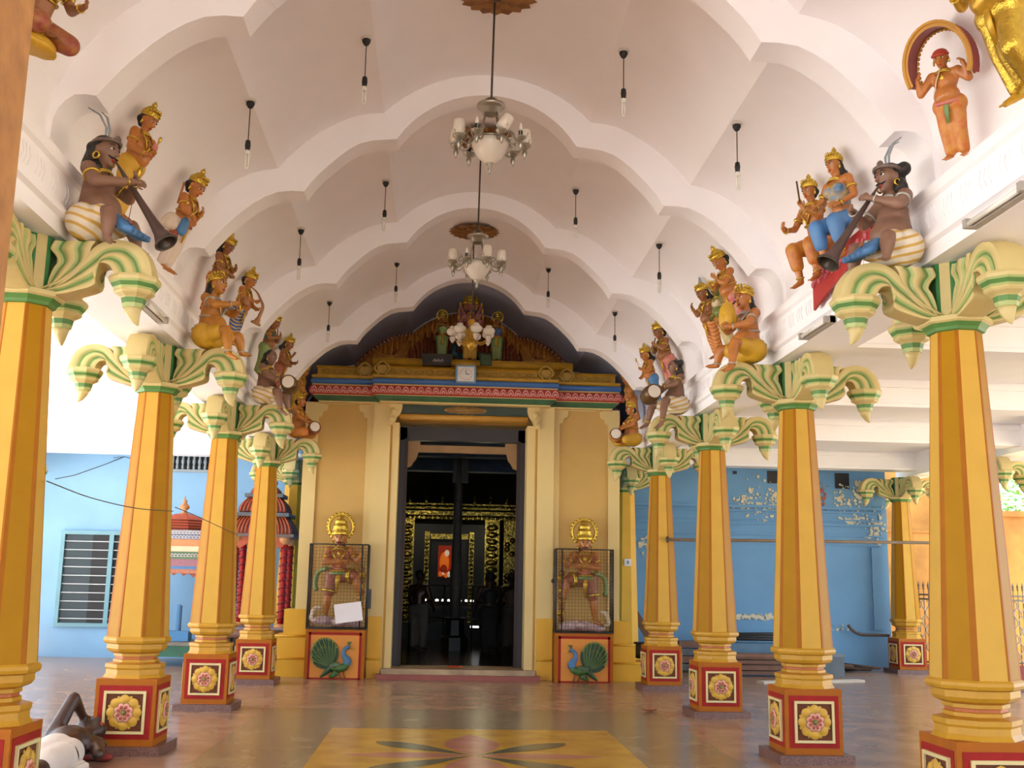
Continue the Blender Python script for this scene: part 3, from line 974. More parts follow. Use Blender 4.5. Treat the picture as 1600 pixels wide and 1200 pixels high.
# gilded inner shrine front, far back
GLD = mat('hammered_gold', '#c9b25c', .16, metal=.97, c2='#3a3216', scale=16, bump=1.0, bscale=18)
sh = thing('gilded_shrine', 'gilded shrine front glinting in the dark beyond the doorway', 'shrine', (.2, 27.6, .12))
def sp(nm, x0, x1, z0, z1, d, m=GLD):
    return MB().box(x0, x1, -d, .6, z0, z1, 0).build(nm, [m], sh)
for s in (-1, 1):
    b = MB()
    b.box(s * 1.05 - .18, s * 1.05 + .18, -.2, .5, .4, 2.9, 0)
    for k in range(14):
        z = .5 + k * .17
        b.ell((s * 1.05, -.2, z), (.15, .07, .075), None, 0, 10, 6)
        b.ell((s * (1.05 + .1 * sin(k)), -.24, z + .05), (.05, .05, .04), None, 0, 8, 6)
    b.build('gilded_pillar', [GLD], sh)
    b = MB()
    b.box(s * .55 - .06, s * .55 + .06, -.05, .5, .4, 2.6, 0)
    for k in range(20): b.ell((s * .55, -.07, .5 + k * .1), (.05, .04, .035), None, 0, 8, 5)
    b.build('inner_gilded_pillar', [GLD], sh)
    b = MB()
    b.box(s * 1.6 - .25, s * 1.6 + .25, .0, .5, .9, 2.9, 0)
    for k in range(16):
        a = k * .9
        b.ell((s * 1.6 + .18 * cos(a), -.03, 1.1 + k * .11), (.07, .05, .07), None, 0, 8, 6)
    b.build('gilded_side_panel', [GLD], sh)
b = MB()
for z, h, d in ((2.9, .06, .3), (3.0, .1, .24), (3.14, .05, .35), (3.24, .04, .3)):
    b.box(-2.4, 2.4, -d, .5, z, z + h, 0)
for k in range(44): b.ell((-2.35 + k * .11, -.36, 2.93), (.035, .03, .04), None, 0, 8, 5)
for k in range(30): b.ell((-2.3 + k * .16, -.38, 3.2), (.04, .03, .03), None, 0, 8, 5)
for k in range(12): b.lathe([(.05, 3.28), (.07, 3.33), (.02, 3.4), (.035, 3.45), (.0, 3.52)], 8, (-2.2 + k * .4, -.2, 0), 0)
b.build('gilded_cornice', [GLD], sh)
MB().box(-.47, .47, -.02, .5, 2.42, 2.55, 0).build('gilded_lintel', [GLD], sh)
MB().box(-.9, .9, .25, .5, .4, 2.8, 0).build('dark_doorway', [BLACK], sh)
MB().box(-2.4, 2.4, -.5, .5, 0, .4, 0).build('shrine_plinth', [mat('dark_stone', '#1a1817', .5)], sh)
im = MB()
im.ell((-.11, .18, 1.85), (.12, .05, .26), None, 0, 14, 10); im.ell((-.05, .12, 2.08), (.06, .05, .08), None, 1, 10, 8); im.ell((-.12, .12, 1.68), (.09, .05, .12), None, 2, 10, 8)
for a in range(7): im.ell((-.2 + .07 * a, .12, 1.57 + .04 * sin(a * 2)), (.05, .04, .07), None, a % 2, 8, 6)
im.box(-.27, .06, .2, .24, 1.5, 2.27, 2)
im.build('lit_shrine_image', [mat('lamp_lit_orange', '#ff7a24', .6, emit=.4), mat('lamp_lit_white', '#ffe9c8', .6, emit=.35), mat('lamp_lit_red', '#b83310', .6, emit=.2)], sh)
def point(name, loc, e, c, r=.08):
    l = bpy.data.lights.new(name, 'POINT'); l.energy = e; l.color = c; l.shadow_soft_size = r
    o = bpy.data.objects.new(name, l); o.location = loc; col.objects.link(o)
point('shrine_lamp_light', (-.5, 26.2, 2.9), 12, (1, .88, .55))
point('shrine_lamp_light', (1.0, 26.2, 2.7), 12, (1, .92, .6))

# flagstaff in the dark hall
fs = thing('flagstaff', 'dark grey flagstaff standing in the dark hall behind the doorway', 'flagstaff', (.33, 23.35, .12))
MB().lathe([(.3, 0), (.3, .25), (.22, .3), (.2, .6), (.24, .65)], 8, (0, 0, 0), 0, OCT, False).build('flagstaff_base', [mat('dark_stone', '#2a2725')], fs)
b = MB(); b.lathe([(.11, .6), (.125, 1.2), (.135, 1.62), (.1, 1.68), (.09, 3.2), (.07, 4.25)], 12, (0, 0, 0), 0)
b.build('flagstaff_pole', [mat('grey_cloth_wrap', '#5c5a57', .6, var=.3, scale=10)], fs)
b = MB(); b.box(-.13, .2, -.06, .06, 3.45, 4.25, 0)
b.build('flagstaff_crosspiece', [mat('dark_stone', '#2a2725')], fs)
# barrier and row of lit lamps
br = thing('queue_railing', 'steel queue railing crossing the dark hall', 'railing', (0, 24.1, .12))
for z in (.62, .95, 1.3):
    b = MB(); b.tube([(-.5, 0, z), (1.25, 0, z)], .018, 6, 0); b.build('rail', [STEEL], br)
for x in (-.5, .1, .7, 1.25):
    b = MB(); b.tube([(x, 0, 0), (x, 0, 1.3)], .02, 6, 0); b.build('railing_post', [STEEL], br)
lt = thing('lamp_table', 'low dark table carrying a row of small lit lamps', 'table', (0.16, 25.0, .12))
b = MB(); b.box(-.85, .85, -.2, .2, .78, .84, 0); b.build('table_top', [BLACK], lt)
for x in (-.8, .8):
    for y in (-.16, .16):
        b = MB(); b.tube([(x, y, 0), (x, y, .78)], .03, 6, 0); b.build('table_leg', [BLACK], lt)
EM = mat('lit_lamp_flame', '#fff4e6', .5, emit=3.5)
for i in range(10):
    o = thing('oil_lamp', 'small lit lamp in the row glowing in the dark hall', 'lamp', (-.45 + i * .13, 25.0, .961), group='lit lamps in a row')
    b = MB(); b.lathe([(.05, 0), (.03, .01), (.015, .05), (.055, .09), (.06, .1)], 8, (0, 0, 0), 0); b.build('lamp_bowl', [BRONZE], o)
    b = MB(); b.ell((0, 0, .13), (.028 + .012 * (i % 3 == 0), .025, .03), None, 0, 8, 6); b.build('lamp_flame', [EM], o)
tl = MB(); tl.tube([(-.06, 0, 0), (.16, 0, 0)], .02, 8, 0)
o = tl.build('tube_lamp', [mat('lit_tube', '#ffffff', .4, emit=3)], None, (.74, 24.4, .55)); tag(o, 'short white lit tube low in the dark hall', 'lamp')
fl = MB()
for i in range(14):
    a = i * 2.4
    fl.ell((.03 * i ** .5 * cos(a), .025 * i ** .5 * sin(a), .012), (.02, .018, .014), None, 0, 6, 4)
o = fl.build('flower_heap', [mat('marigold_petals', '#d94a1e', .6, var=.4, scale=40)], None, (.27, 18.2, .15)); tag(o, 'little heap of orange flower petals on the doorway threshold', 'flowers')

# ------------------------------------------------------------------ peacock pedestals
def make_pedestal(flip, label, x):
    rt_ = thing('peacock_pedestal', label, 'pedestal', (x, 17.52, 0), group='orange pedestals')
    w = .455
    MB().box(-w, w, 0, .335, 0, .74, 0).build('pedestal_body', [ORNG], rt_)
    b = MB()
    for a in ((-w + .05, -w + .085, .0, .70), (w - .085, w - .05, .0, .70), (-w + .05, w - .05, .66, .70), (-w + .05, w - .05, 0, .02)):
        b.box(a[0], a[1], -.006, .02, a[2], a[3], 0)
    b.build('red_border', [REDP], rt_)
    MB().box(-w + .085, w - .085, -.003, .02, .02, .66, 0).build('orange_field', [mat('bright_orange_field', '#d98a2b', .5, var=.08)], rt_)
    F = lambda u: u * flip
    pk = MB()
    # tail fan: a leaning disc with a quill fan in relief
    cx, cz = F(-.15), .385
    pts = []
    for k in range(28):
        a = 2 * pi * k / 28
        pts.append((cx + F(.215 * cos(a)), cz + .235 * sin(a)))
    pk.prism(pts, -.01, .025, lambda a, c, d: (a, -d, c), 0)
    bx, bz = F(-.05), .155
    for k in range(19):
        a = radians(25 + k * 10.5)
        e = (cx + F(.20 * cos(a)), cz + .22 * sin(a))
        mid = ((bx + e[0]) / 2 + F(.03 * cos(a)), (bz + e[1]) / 2 + .02)
        pk.tube(crom([(bx, -.03, bz), (mid[0], -.045, mid[1]), (e[0], -.03, e[1])], 5), [.006] + [.012] * 9 + [.017], 5, k % 2)
        pk.ell((e[0], -.034, e[1]), (.018, .012, .02), None, 2, 8, 5)
    for k in range(12):
        a = radians(35 + k * 15)
        e = (cx + F(.11 * cos(a)), cz - .02 + .12 * sin(a))
        pk.ell((e[0], -.036, e[1]), (.017, .012, .022), None, 2 if k % 2 else 1, 8, 5)
    # trailing tail feathers
    pk.tube(crom([(F(-.05), -.03, .17), (F(-.12), -.035, .1), (F(-.2), -.03, .03)], 5), [.05, .048, .045, .042, .04, .036, .03, .026, .022, .018, .012], 8, 0)
    pk.build('peacock_tail', [mat('peacock_dark_green', '#35512f', .5, var=.3, scale=30), mat('peacock_green', '#5c7a3c', .5, var=.3, scale=30), mat('peacock_gold_eye', '#8f8a3e', .5)], rt_)
    bd = MB()
    bd.tube(crom([(F(-.10), -.02, .17), (F(0), -.04, .18), (F(.09), -.045, .17), (F(.17), -.04, .19), (F(.20), -.035, .25)], 5),
            [.03, .036, .044, .052, .06, .066, .072, .076, .08, .083, .085, .086, .086, .085, .083, .08, .076, .07, .063, .056, .05], 12, 0, flat=.7)
    bd.tube([(F(-.06), -.07, .20), (F(.03), -.085, .21), (F(.1), -.075, .23)], [.02, .05, .03], 8, 1)
    bd.tube([(F(.04), -.03, .12), (F(-.01), -.03, .06), (F(-.06), -.03, .03)], [.06, .04, .015], 8, 0)
    bd.build('peacock_body', [mat('peacock_body_green', '#4a6f35', .5, var=.3, scale=25), mat('peacock_wing', '#566b4a', .5, var=.3, scale=25)], rt_)
    nk = MB()
    nk.tube(crom([(F(.19), -.035, .22), (F(.20), -.04, .29), (F(.145), -.04, .36), (F(.15), -.04, .44), (F(.20), -.04, .485), (F(.235), -.04, .475)], 5),
            [.062, .063, .064, .064, .062, .058, .054, .05, .046, .042, .038, .036, .034, .033, .032, .03, .029, .029, .029, .029, .03, .031, .031, .03, .028, .02][:26], 10, 0)
    nk.build('peacock_neck', [mat('peacock_blue', '#4f76b0', .5, c2='#3f6f7a', scale=10)], rt_)
    hd = MB()
    hd.tube([(F(.24), -.04, .475), (F(.31), -.04, .452)], [.014, .002], 6, 0)
    for k in range(5): hd.tube([(F(.215), -.04, .50), (F(.195 + k * .015), -.04, .565)], [.004, .008], 5, 1)
    hd.ell((F(.228), -.068, .486), (.006, .004, .006), None, 2, 6, 4)
    hd.ell((F(.2), -.055, .30), (.058, .02, .014), None, 0, 10, 6)
    hd.build('peacock_crest', [mat('beak_ochre', '#c0963a', .5), mat('peacock_green', '#5c7a3c'), EYED], rt_)
    lg = MB()
    for dx in (.08, .15):
        lg.tube([(F(dx), -.03, .12), (F(dx + .01), -.03, .05), (F(dx + .03), -.03, .025)], .012, 6, 0)
        for t in (-.03, 0, .03): lg.tube([(F(dx + .02), -.03, .03), (F(dx + .02 + t), -.035, .012)], .006, 5, 0)
    lg.build('peacock_leg', [mat('rust_leg', '#9a5a34', .6)], rt_)
    return rt_
make_pedestal(1, 'orange pedestal with a relief peacock facing right, left of the doorway', -1.587)
make_pedestal(-1, 'orange pedestal with a relief peacock facing left, right of the doorway', 2.277)

# ------------------------------------------------------------------ wire cages
def make_cage(x, label, door_right):
    rt_ = thing('wire_cage', label, 'cage', (x, 17.52, .745), group='wire cages on the pedestals')
    w, h, d = .452, 1.30, .33
    for nm, p in (('front', None),):
        pass
    def barx(nm, pts, r=.010):
        b = MB(); b.tube(pts, r, 4, 0); b.build(nm, [STEEL], rt_)
    for y in (0, d):
        for z in (.015, h):
            if y == 0 or z < .1: barx('frame_bar', [(-w, y, z), (w, y, z)])
        for sx in (-1, 1):
            barx('frame_bar', [(sx * w, y, 0), (sx * w, y, h)])
    for sx in (-1, 1):
        for z in (.015, h): barx('frame_bar', [(sx * w, 0, z), (sx * w, d, z)])
    ix = w - .09
    barx('inner_bar', [(-ix if not door_right else ix, 0, 0), (-ix if not door_right else ix, 0, h)], .011)
    b = MB()
    n = 18
    for k in range(1, n): 
        xx = -w + 2 * w * k / n
        b.tube([(xx, 0, 0), (xx, 0, h)], .0024, 4, 0)
    m = 25
    for k in range(1, m):
        z = h * k / m
        b.tube([(-w, 0, z), (w, 0, z)], .0024, 4, 0)
    b.build('front_mesh', [mat('rusty_wire', '#6b5c4c', .6, metal=.3, var=.3)], rt_)
    for sx in (-1, 1):
        b = MB()
        for k in range(1, 8): b.tube([(sx * w, d * k / 8, 0), (sx * w, d * k / 8, h)], .0035, 4, 0)
        for k in range(1, m): b.tube([(sx * w, 0, h * k / m), (sx * w, d, h * k / m)], .0035, 4, 0)
        b.build('side_mesh', [mat('rusty_wire', '#6b5c4c')], rt_)
    b = MB(); q = w + .02 if door_right else -w - .05
    b.box(q - .02, q + .05, .02, .06, .32, .62, 0) if door_right else b.ell((q, .0, .80), (.035, .03, .03), None, 0, 8, 6)
    b.build('cage_latch', [STEEL], rt_)
    return rt_
make_cage(-1.587, 'wire cage with a white paper sheet on its front, left of the doorway', True)
make_cage(2.277, 'wire cage without paper on it, right of the doorway', False)
pp = MB()
pp.grid([[(-.21 + .42 * i / 6, -.008 * sin(i * .9 + j) - .005 * j, -.145 + .29 * j / 4) for i in range(7)] for j in range(5)], 0, True)
pp.grid([[(-.21 + .42 * i / 6, .003 - .008 * sin(i * .9 + j) - .005 * j, -.145 + .29 * j / 4) for i in range(7)] for j in range(5)], 0, True)
o = pp.build('paper_sheet', [PAPER], None, (-1.40, 17.49, 1.005)); o.rotation_euler = (0, radians(-8), 0)
tag(o, 'tilted white paper sheet fixed to the front of the left cage', 'paper')

# clock on the cornice
ck = thing('wall_clock', 'square pale blue wall clock on the yellow cornice', 'clock', (.316, 17.535, 4.813))
MB().box(-.165, .165, -.02, .03, -.142, .142, 0).build('clock_case', [mat('pale_blue_plastic', '#a9c8dc', .35)], ck)
MB().box(-.13, .13, -.026, -.018, -.118, .118, 0).build('clock_dial', [mat('clock_dial_white', '#e9e6df', .4)], ck)
b = MB()
for k in range(12):
    a = k * pi / 6
    b.ell((.098 * sin(a), -.027, .098 * cos(a) * .95), (.008, .003, .008), None, 0, 6, 4)
b.build('hour_marks', [mat('clock_mark_orange', '#b9793e', .5)], ck)
b = MB(); b.box(-.004, .004, -.032, -.028, 0, .07, 0); b.build('minute_hand', [BLACK], ck)
b = MB(); b.box(0, .055, -.031, -.027, -.005, .005, 0); b.build('hour_hand', [BLACK], ck)
for a in ((-.165, .165, .125, .142), (-.165, .165, -.142, -.125), (-.165, -.145, -.142, .142), (.145, .165, -.142, .142)):
    MB().box(a[0], a[1], -.028, -.019, a[2], a[3], 0).build('clock_rim', [mat('blue_plastic', '#6fa3cf', .35)], ck)

# dark box on the cornice
bx = thing('dark_display_box', 'dark glossy box with faint white marks lying on the yellow cornice', 'box', (-.16, 17.63, 4.955))
MB().box(-.235, .235, -.12, .10, 0, .135, 0).build('box_body', [mat('glossy_black', '#2b2d2c', .15)], bx)
MB().box(-.265, .265, -.14, .12, .135, .175, 0).build('box_lid', [mat('glossy_black', '#2b2d2c')], bx)
b = MB()
for k in range(9):
    x = -.07 + k * .02
    b.tube([(x, -.122, .05 + .02 * (k % 3)), (x + .012, -.122, .07 + .012 * ((k * 2) % 3)), (x + .008, -.122, .05)], .003, 4, 0)
b.build('white_marks', [PAPER], bx)
# ------------------------------------------------------------------ painted figures
def cap_mesh(b, a, c, ra, rc, n=14):
    """tapered capsule as one closed mesh"""
    a = Vector(a); c = Vector(c)
    d = c - a
    L = d.length
    if L < 1e-6:
        b.ell(a, (ra, ra, ra), None, 0, n, 8); return
    t = d / L
    u = t.orthogonal().normalized(); w = t.cross(u)
    rows = []
    for k in range(5):
        p = -pi / 2 + (pi / 2) * k / 4
        rows.append((a + t * (ra * sin(p)), max(ra * cos(p), 1e-4)))
    for k in range(5):
        p = (pi / 2) * k / 4
        rows.append((c + t * (rc * sin(p)), max(rc * cos(p), 1e-4)))
    vs = [c0 + u * (r * cos(2 * pi * i / n)) + w * (r * sin(2 * pi * i / n)) for c0, r in rows for i in range(n)]
    fs = []
    for j in range(len(rows) - 1):
        for i in range(n):
            fs.append((j * n + i, j * n + (i + 1) % n, (j + 1) * n + (i + 1) % n, (j + 1) * n + i))
    fs.append(tuple(range(n - 1, -1, -1))); k = (len(rows) - 1) * n; fs.append(tuple(range(k, k + n)))
    b.add(vs, fs, 0, True)

def fuse(prims, voxel, smooth=3):
    """one continuous skin grown over tapered capsules ('c') and ellipsoids ('e')"""
    b = MB()
    for p in prims:
        if p[0] == 'c': cap_mesh(b, *p[1:])
        else: b.ell(Vector(p[1]), p[2], p[3] if len(p) > 3 else None, 0, 14, 10)
    me = b.mesh('tmp', [])
    o = bpy.data.objects.new('tmp', me); col.objects.link(o)
    r = o.modifiers.new('r', 'REMESH'); r.mode = 'VOXEL'; r.voxel_size = voxel; r.use_smooth_shade = True
    s = o.modifiers.new('s', 'SMOOTH'); s.iterations = smooth; s.factor = .5
    dg = bpy.context.evaluated_depsgraph_get(); dg.update()
    ev = o.evaluated_get(dg)
    m2 = ev.to_mesh()
    vs = [v.co.copy() for v in m2.vertices]; fs = [tuple(p.vertices) for p in m2.polygons]
    ev.to_mesh_clear()
    bpy.data.objects.remove(o); bpy.data.meshes.remove(me)
    return vs, fs

STAND = dict(pel=(0, 0, .50), bel=(.005, 0, .585), che=(.005, 0, .70), nek=(.0, 0, .80), hed=(.015, 0, .905),
             shl=(0, .115, .775), shr=(0, -.115, .775), ell=(.02, .155, .63), elr=(.02, -.155, .63),
             wrl=(.10, .15, .53), wrr=(.10, -.15, .53), hal=(.135, .15, .50), har=(.135, -.15, .50),
             hpl=(0, .058, .49), hpr=(0, -.058, .49), knl=(.02, .062, .27), knr=(.02, -.062, .27),
             anl=(0, .062, .045), anr=(0, -.062, .045), tol=(.105, .08, .018), tor=(.105, -.08, .018))
# seated on a bracket with the legs hanging over its front; z = 0 at the seat
SEAT = dict(pel=(0, 0, .10), bel=(.02, 0, .20), che=(.03, 0, .34), nek=(.03, 0, .45), hed=(.05, 0, .575),
            shl=(.03, .135, .425), shr=(.03, -.135, .425), ell=(.10, .19, .30), elr=(.10, -.19, .30),
            wrl=(.24, .10, .30), wrr=(.24, -.10, .30), hal=(.29, .07, .31), har=(.29, -.07, .31),
            hpl=(.01, .075, .085), hpr=(.01, -.075, .085), knl=(.25, .13, .12), knr=(.25, -.13, .12),
            anl=(.27, .14, -.08), anr=(.27, -.14, -.08), tol=(.36, .15, -.11), tor=(.36, -.15, -.11))

def ring(b, c, R, r, axis, m=0, sx=1, sy=1, n=20):
    axis = Vector(axis).normalized()
    M = Vector((0, 0, 1)).rotation_difference(axis).to_matrix()
    b.torus(Vector(c), R, r, M, m, n, 6, sx, sy)

def figure(name, label, cat, loc, yaw, s, base=STAND, J=None, tilt=0, skin=SKIN_O, fat=1.0, hr=1.0, look=(1, 0, 0),
           cloth=None, cmat2=None, legs='ankle', crown='tiara', hair='bun', moustache=False, neck=True, armlets=True, group=None,
           top=None, belt=GOLDP, bare_legs=False, female=False, extra=None, vox=.0115, kind=None, eyes_closed=False, necklace=GOLD, sash=None, anklet=True, limb=1.0, halo=False):
    P = {k: Vector(v) for k, v in base.items()}
    for k, v in (J or {}).items():
        P[k] = Vector(v)
    root = thing(name, label, cat, loc, yaw, group, kind, tilt)
    S = lambda v: Vector(v) * s
    f = Vector(look).normalized()
    l = Vector((0, 0, 1)).cross(f)
    l = l.normalized() if l.length > .05 else Vector((0, 1, 0))
    u = f.cross(l)
    HM = Matrix((f, l, u)).transposed()
    H = P['hed']
    def hp(a, b_, c): return H + HM @ (Vector((a, b_, c)) * hr)
    pr = []
    pr += [('c', P['pel'], P['bel'], .082 * fat, .078 * fat), ('c', P['bel'], P['che'], .078 * fat, .082 * (.4 + .6 * fat)),
           ('e', P['che'], (.07 + .05 * (fat - 1), .108 + .04 * (fat - 1), .085)), ('c', P['shl'], P['shr'], .042, .042),
           ('c', P['che'], P['nek'], .06, .042), ('c', P['nek'], H, .038, .036), ('c', P['hpl'], P['hpr'], .075 * fat, .075 * fat)]
    if female:
        for q in ('l', 'r'):
            d = (P['sh' + q] - P['che']); pr.append(('e', P['che'] + Vector((.055, d.y * .45, .01)), (.042, .042, .042)))
    if fat > 1.05:
        pr.append(('e', P['bel'] + Vector((.03, 0, -.01)), (.095 * fat, .105 * fat, .085 * fat)))
    pr += [('e', H + HM @ Vector((-.004, 0, .018)) * hr, (.068 * hr, .060 * hr, .070 * hr), HM),
           ('e', hp(.012, 0, -.032), (.05 * hr, .045 * hr, .052 * hr), HM),
           ('e', hp(.043, 0, -.068), (.018 * hr, .02 * hr, .015 * hr), HM),
           ('c', hp(.062, 0, .012), hp(.078, 0, -.018), .010 * hr, .0125 * hr)]
    for q in (1, -1):
        pr.append(('e', hp(-.01, q * .06, -.005), (.014 * hr, .012 * hr, .024 * hr), HM))
    for q in ('l', 'r'):
        pr += [('c', P['sh' + q], P['el' + q], .040 * limb, .030 * limb), ('c', P['el' + q], P['wr' + q], .031 * limb, .021 * (.5 + .5 * limb)),
               ('c', P['wr' + q], P['wr' + q].lerp(P['ha' + q], .75), .021, .024)]
        pr += [('c', P['hp' + q], P['kn' + q], .068 * (.5 + .5 * fat), .044), ('c', P['kn' + q], P['kn' + q].lerp(P['an' + q], .35), .044, .044 * (.6 + .4 * fat)),
               ('c', P['kn' + q].lerp(P['an' + q], .35), P['an' + q], .044 * (.6 + .4 * fat), .026), ('c', P['an' + q], P['to' + q], .028, .019)]
    vs, fs = fuse(pr, vox)
    b = MB(); b.add([v * s for v in vs], fs, 0, True)
    # fingers, thumb and toes
    for q, sg in (('l', 1), ('r', -1)):
        w = P['wr' + q]; h = P['ha' + q]
        d = (h - w)
        if d.length < 1e-4: d = h - P['el' + q]
        d.normalize()
        inw = (P['che'] - h); inw = inw - d * inw.dot(d); inw = inw.normalized() if inw.length > 1e-4 else d.orthogonal()
        sp_ = d.cross(inw).normalized()
        for i, (o_, L_) in enumerate(((-1.5, .036), (-.5, .043), (.5, .041), (1.5, .032))):
            a = w.lerp(h, .9) + sp_ * (o_ * .0115)
            p1 = a + d * L_ * .55 + inw * .004; p2 = p1 + d * L_ * .40 + inw * L_ * .32; p3 = p2 + d * L_ * .12 + inw * L_ * .35
            b.tube([S(a), S(p1), S(p2), S(p3)], [.0072 * s, .007 * s, .0062 * s, .0045 * s], 6, 0)
        a = w.lerp(h, .55) + sp_ * (-.018)
        b.tube([S(a), S(a + d * .018 - sp_ * .014 + inw * .006), S(a + d * .038 - sp_ * .015 + inw * .018)], [.009 * s, .0078 * s, .005 * s], 6, 0)
        t = P['to' + q]; ft = (t - P['an' + q]); ft.z = 0 if abs(ft.z) < ft.length else ft.z
        ft = ft.normalized() if ft.length > 1e-4 else Vector((1, 0, 0))
        sd = Vector((0, 0, 1)).cross(ft)
        for i in range(5):
            o_ = (i - 2) * .0105
            a = t + sd * o_ + ft * .008
            b.ell(S(a + ft * .008), (.010 * s, .0062 * s, .0062 * s), None, 0, 6, 5)
    # face
    mi = {'w': 1, 'd': 2, 'l': 3}
    for q in (1, -1):
        if not eyes_closed:
            b.ell(S(hp(.055, q * .024, .012)), (.0085 * hr * s, .0145 * hr * s, .0068 * hr * s), HM, 1, 10, 8)
            b.ell(S(hp(.0625, q * .024, .012)), (.0045 * hr * s, .0075 * hr * s, .0066 * hr * s), HM, 2, 8, 6)
        b.tube([S(hp(.058, q * .008, .03)), S(hp(.0605, q * .026, .037)), S(hp(.05, q * .044, .028))], [.0022 * hr * s, .0036 * hr * s, .0018 * hr * s], 5, 2)
        b.tube([S(hp(.060, q * .008, .016)), S(hp(.0615, q * .024, .0215)), S(hp(.053, q * .042, .013))], .0018 * hr * s, 4, 2)
    b.ell(S(hp(.0575, 0, -.0445)), (.009 * hr * s, .0185 * hr * s, .0048 * hr * s), HM, 3, 8, 6)
    b.ell(S(hp(.0565, 0, -.052)), (.008 * hr * s, .0145 * hr * s, .0045 * hr * s), HM, 3, 8, 6)
    if moustache:
        for q in (1, -1):
            b.tube([S(hp(.066, q * .002, -.034)), S(hp(.062, q * .022, -.037)), S(hp(.05, q * .040, -.028))], [.005 * hr * s, .0055 * hr * s, .0015 * hr * s], 6, 2)
    else:
        b.ell(S(hp(.066, 0, .042)), (.003 * hr * s, .004 * hr * s, .009 * hr * s), HM, 3, 6, 5)
    body = b.build('body', [skin, EYEW, EYED, LIP], root, fix=False)

    def part(nm, bb, mats_, par=root):
        return bb.build(nm, mats_, par)
    # hair
    if hair:
        hv = [('e', hp(-.02, 0, .03), (.062 * hr, .064 * hr, .062 * hr), HM)]
        if hair == 'bun': hv += [('e', hp(-.075, 0, -.015), (.036 * hr, .045 * hr, .04 * hr), HM), ('c', hp(-.05, 0, 0), hp(-.05, 0, -.05), .045 * hr, .03 * hr)]
        if hair == 'long': hv += [('c', hp(-.045, 0, .0), hp(-.075, 0, -.09), .052 * hr, .045 * hr), ('e', hp(-.085, 0, -.085), (.045 * hr, .06 * hr, .04 * hr), HM)]
        if hair == 'curly': hv += [('e', hp(-.07 + .012 * i, .055 * cos(i * 2.1), .045 - .035 * i), (.04 * hr, .04 * hr, .04 * hr)) for i in range(5)] + [('c', hp(-.06, 0, 0), hp(-.085, 0, -.075), .05 * hr, .048 * hr)]
        hv2, hf = fuse(hv, .0115, 1)
        part('hair', MB().add([v * s for v in hv2], hf, 0, True), [HAIR])
    # head-dress
    def lath(prof, n=16, off=(0, 0, 0), m=0, tiltb=0.0):
        R = HM @ Matrix.Rotation(tiltb, 3, 'Y')
        bb = MB()
        M4 = (R.to_4x4())
        M4.translation = Vector((0, 0, 0))
        bb.lathe([(r * hr * s, z * hr * s) for r, z in prof], n, S(hp(*off)), m, 0, True, M4)
        return bb
    if crown in ('tiara', 'tall', 'cap'):
        if crown == 'tiara':
            pf = [(.072, .028), (.078, .036), (.074, .05), (.077, .055), (.07, .075), (.052, .095), (.046, .098), (.046, .106), (.03, .118), (.018, .126), (.024, .138), (.016, .15), (.004, .168)]
        elif crown == 'tall':
            pf = [(.072, .028), (.08, .036), (.078, .06), (.074, .066), (.07, .11), (.075, .116), (.064, .124), (.058, .16), (.064, .166), (.046, .178), (.03, .196), (.034, .208), (.006, .23)]
        else:
            pf = [(.07, .02), (.075, .03), (.072, .06), (.055, .085), (.02, .098), (.002, .1)]
        bb = lath(pf, 18, (-.012, 0, 0), 0, -.22 if crown != 'tall' else -.1)
        for k in range(11):
            a = -1.9 + 3.8 * k / 10
            q = HM @ (Matrix.Rotation(-.2, 3, 'Y') @ Vector((.077 * cos(a), .077 * sin(a), .046 + .014 * cos(a)))) * hr * s + S(hp(-.012, 0, 0))
            bb.ell(q, (.008 * hr * s,) * 3, None, 0, 6, 5)
            bb.ell(q + HM @ Vector((-.012 * cos(a), -.01 * sin(a), .03)) * hr * s, (.010 * hr * s, .010 * hr * s, .016 * hr * s), HM, 0, 6, 5)
        c_ = part('crown', bb, [GOLD])
    elif crown == 'feather':
        bb = MB()
        bb.torus(S(hp(-.005, 0, .045)), .069 * hr * s, .011 * hr * s, HM @ Matrix.Rotation(-.2, 3, 'Y'), 0, 20, 6)
        bb.ell(S(hp(.05, .01, .072)), (.016 * hr * s, .022 * hr * s, .024 * hr * s), HM, 0, 8, 6)
        c_ = part('headband', bb, [mat('maroon_band_silver', '#7d6a62', .4, metal=.3, var=.4, scale=40)])
        for q, bend in ((1, -.05), (-1, -.09)):
            fb_ = MB(); fb_.tube([S(hp(-.01 + .0 * q, q * .012, .06)), S(hp(-.015, q * .014, .13)), S(hp(-.03 + bend * .4, q * .02, .2)), S(hp(-.05 + bend, q * .03, .235))], [.006 * s, .013 * s, .015 * s, .007 * s], 6, 0, flat=.5)
            fb_.build('feather', [mat('grey_feather', '#8d959c', .5)], c_)
    elif crown == 'turban':
        bb = MB()
        bb.ell(S(hp(-.008, 0, .04)), (.073 * hr * s, .068 * hr * s, .05 * hr * s), HM, 0, 16, 10)
        bb.torus(S(hp(0, 0, .032)), .064 * hr * s, .014 * hr * s, HM @ Matrix.Rotation(-.15, 3, 'Y'), 0, 20, 6)
        part('turban', bb, [mat('red_turban_paint', '#b0402c', .5, var=.15)])
    if halo:
        bb = MB()
        HMr = HM @ Matrix.Rotation(pi / 2, 3, 'Y')
        bb.torus(S(hp(-.05, 0, .12)), .115 * hr * s, .014 * hr * s, HMr, 0, 28, 6)
        for k in range(22):
            a = 2 * pi * k / 22
            bb.ell(S(hp(-.05, .125 * cos(a), .12 + .125 * sin(a))), (.012 * hr * s, .017 * hr * s, .017 * hr * s), HM, 0, 8, 6)
        part('halo', bb, [GOLD])
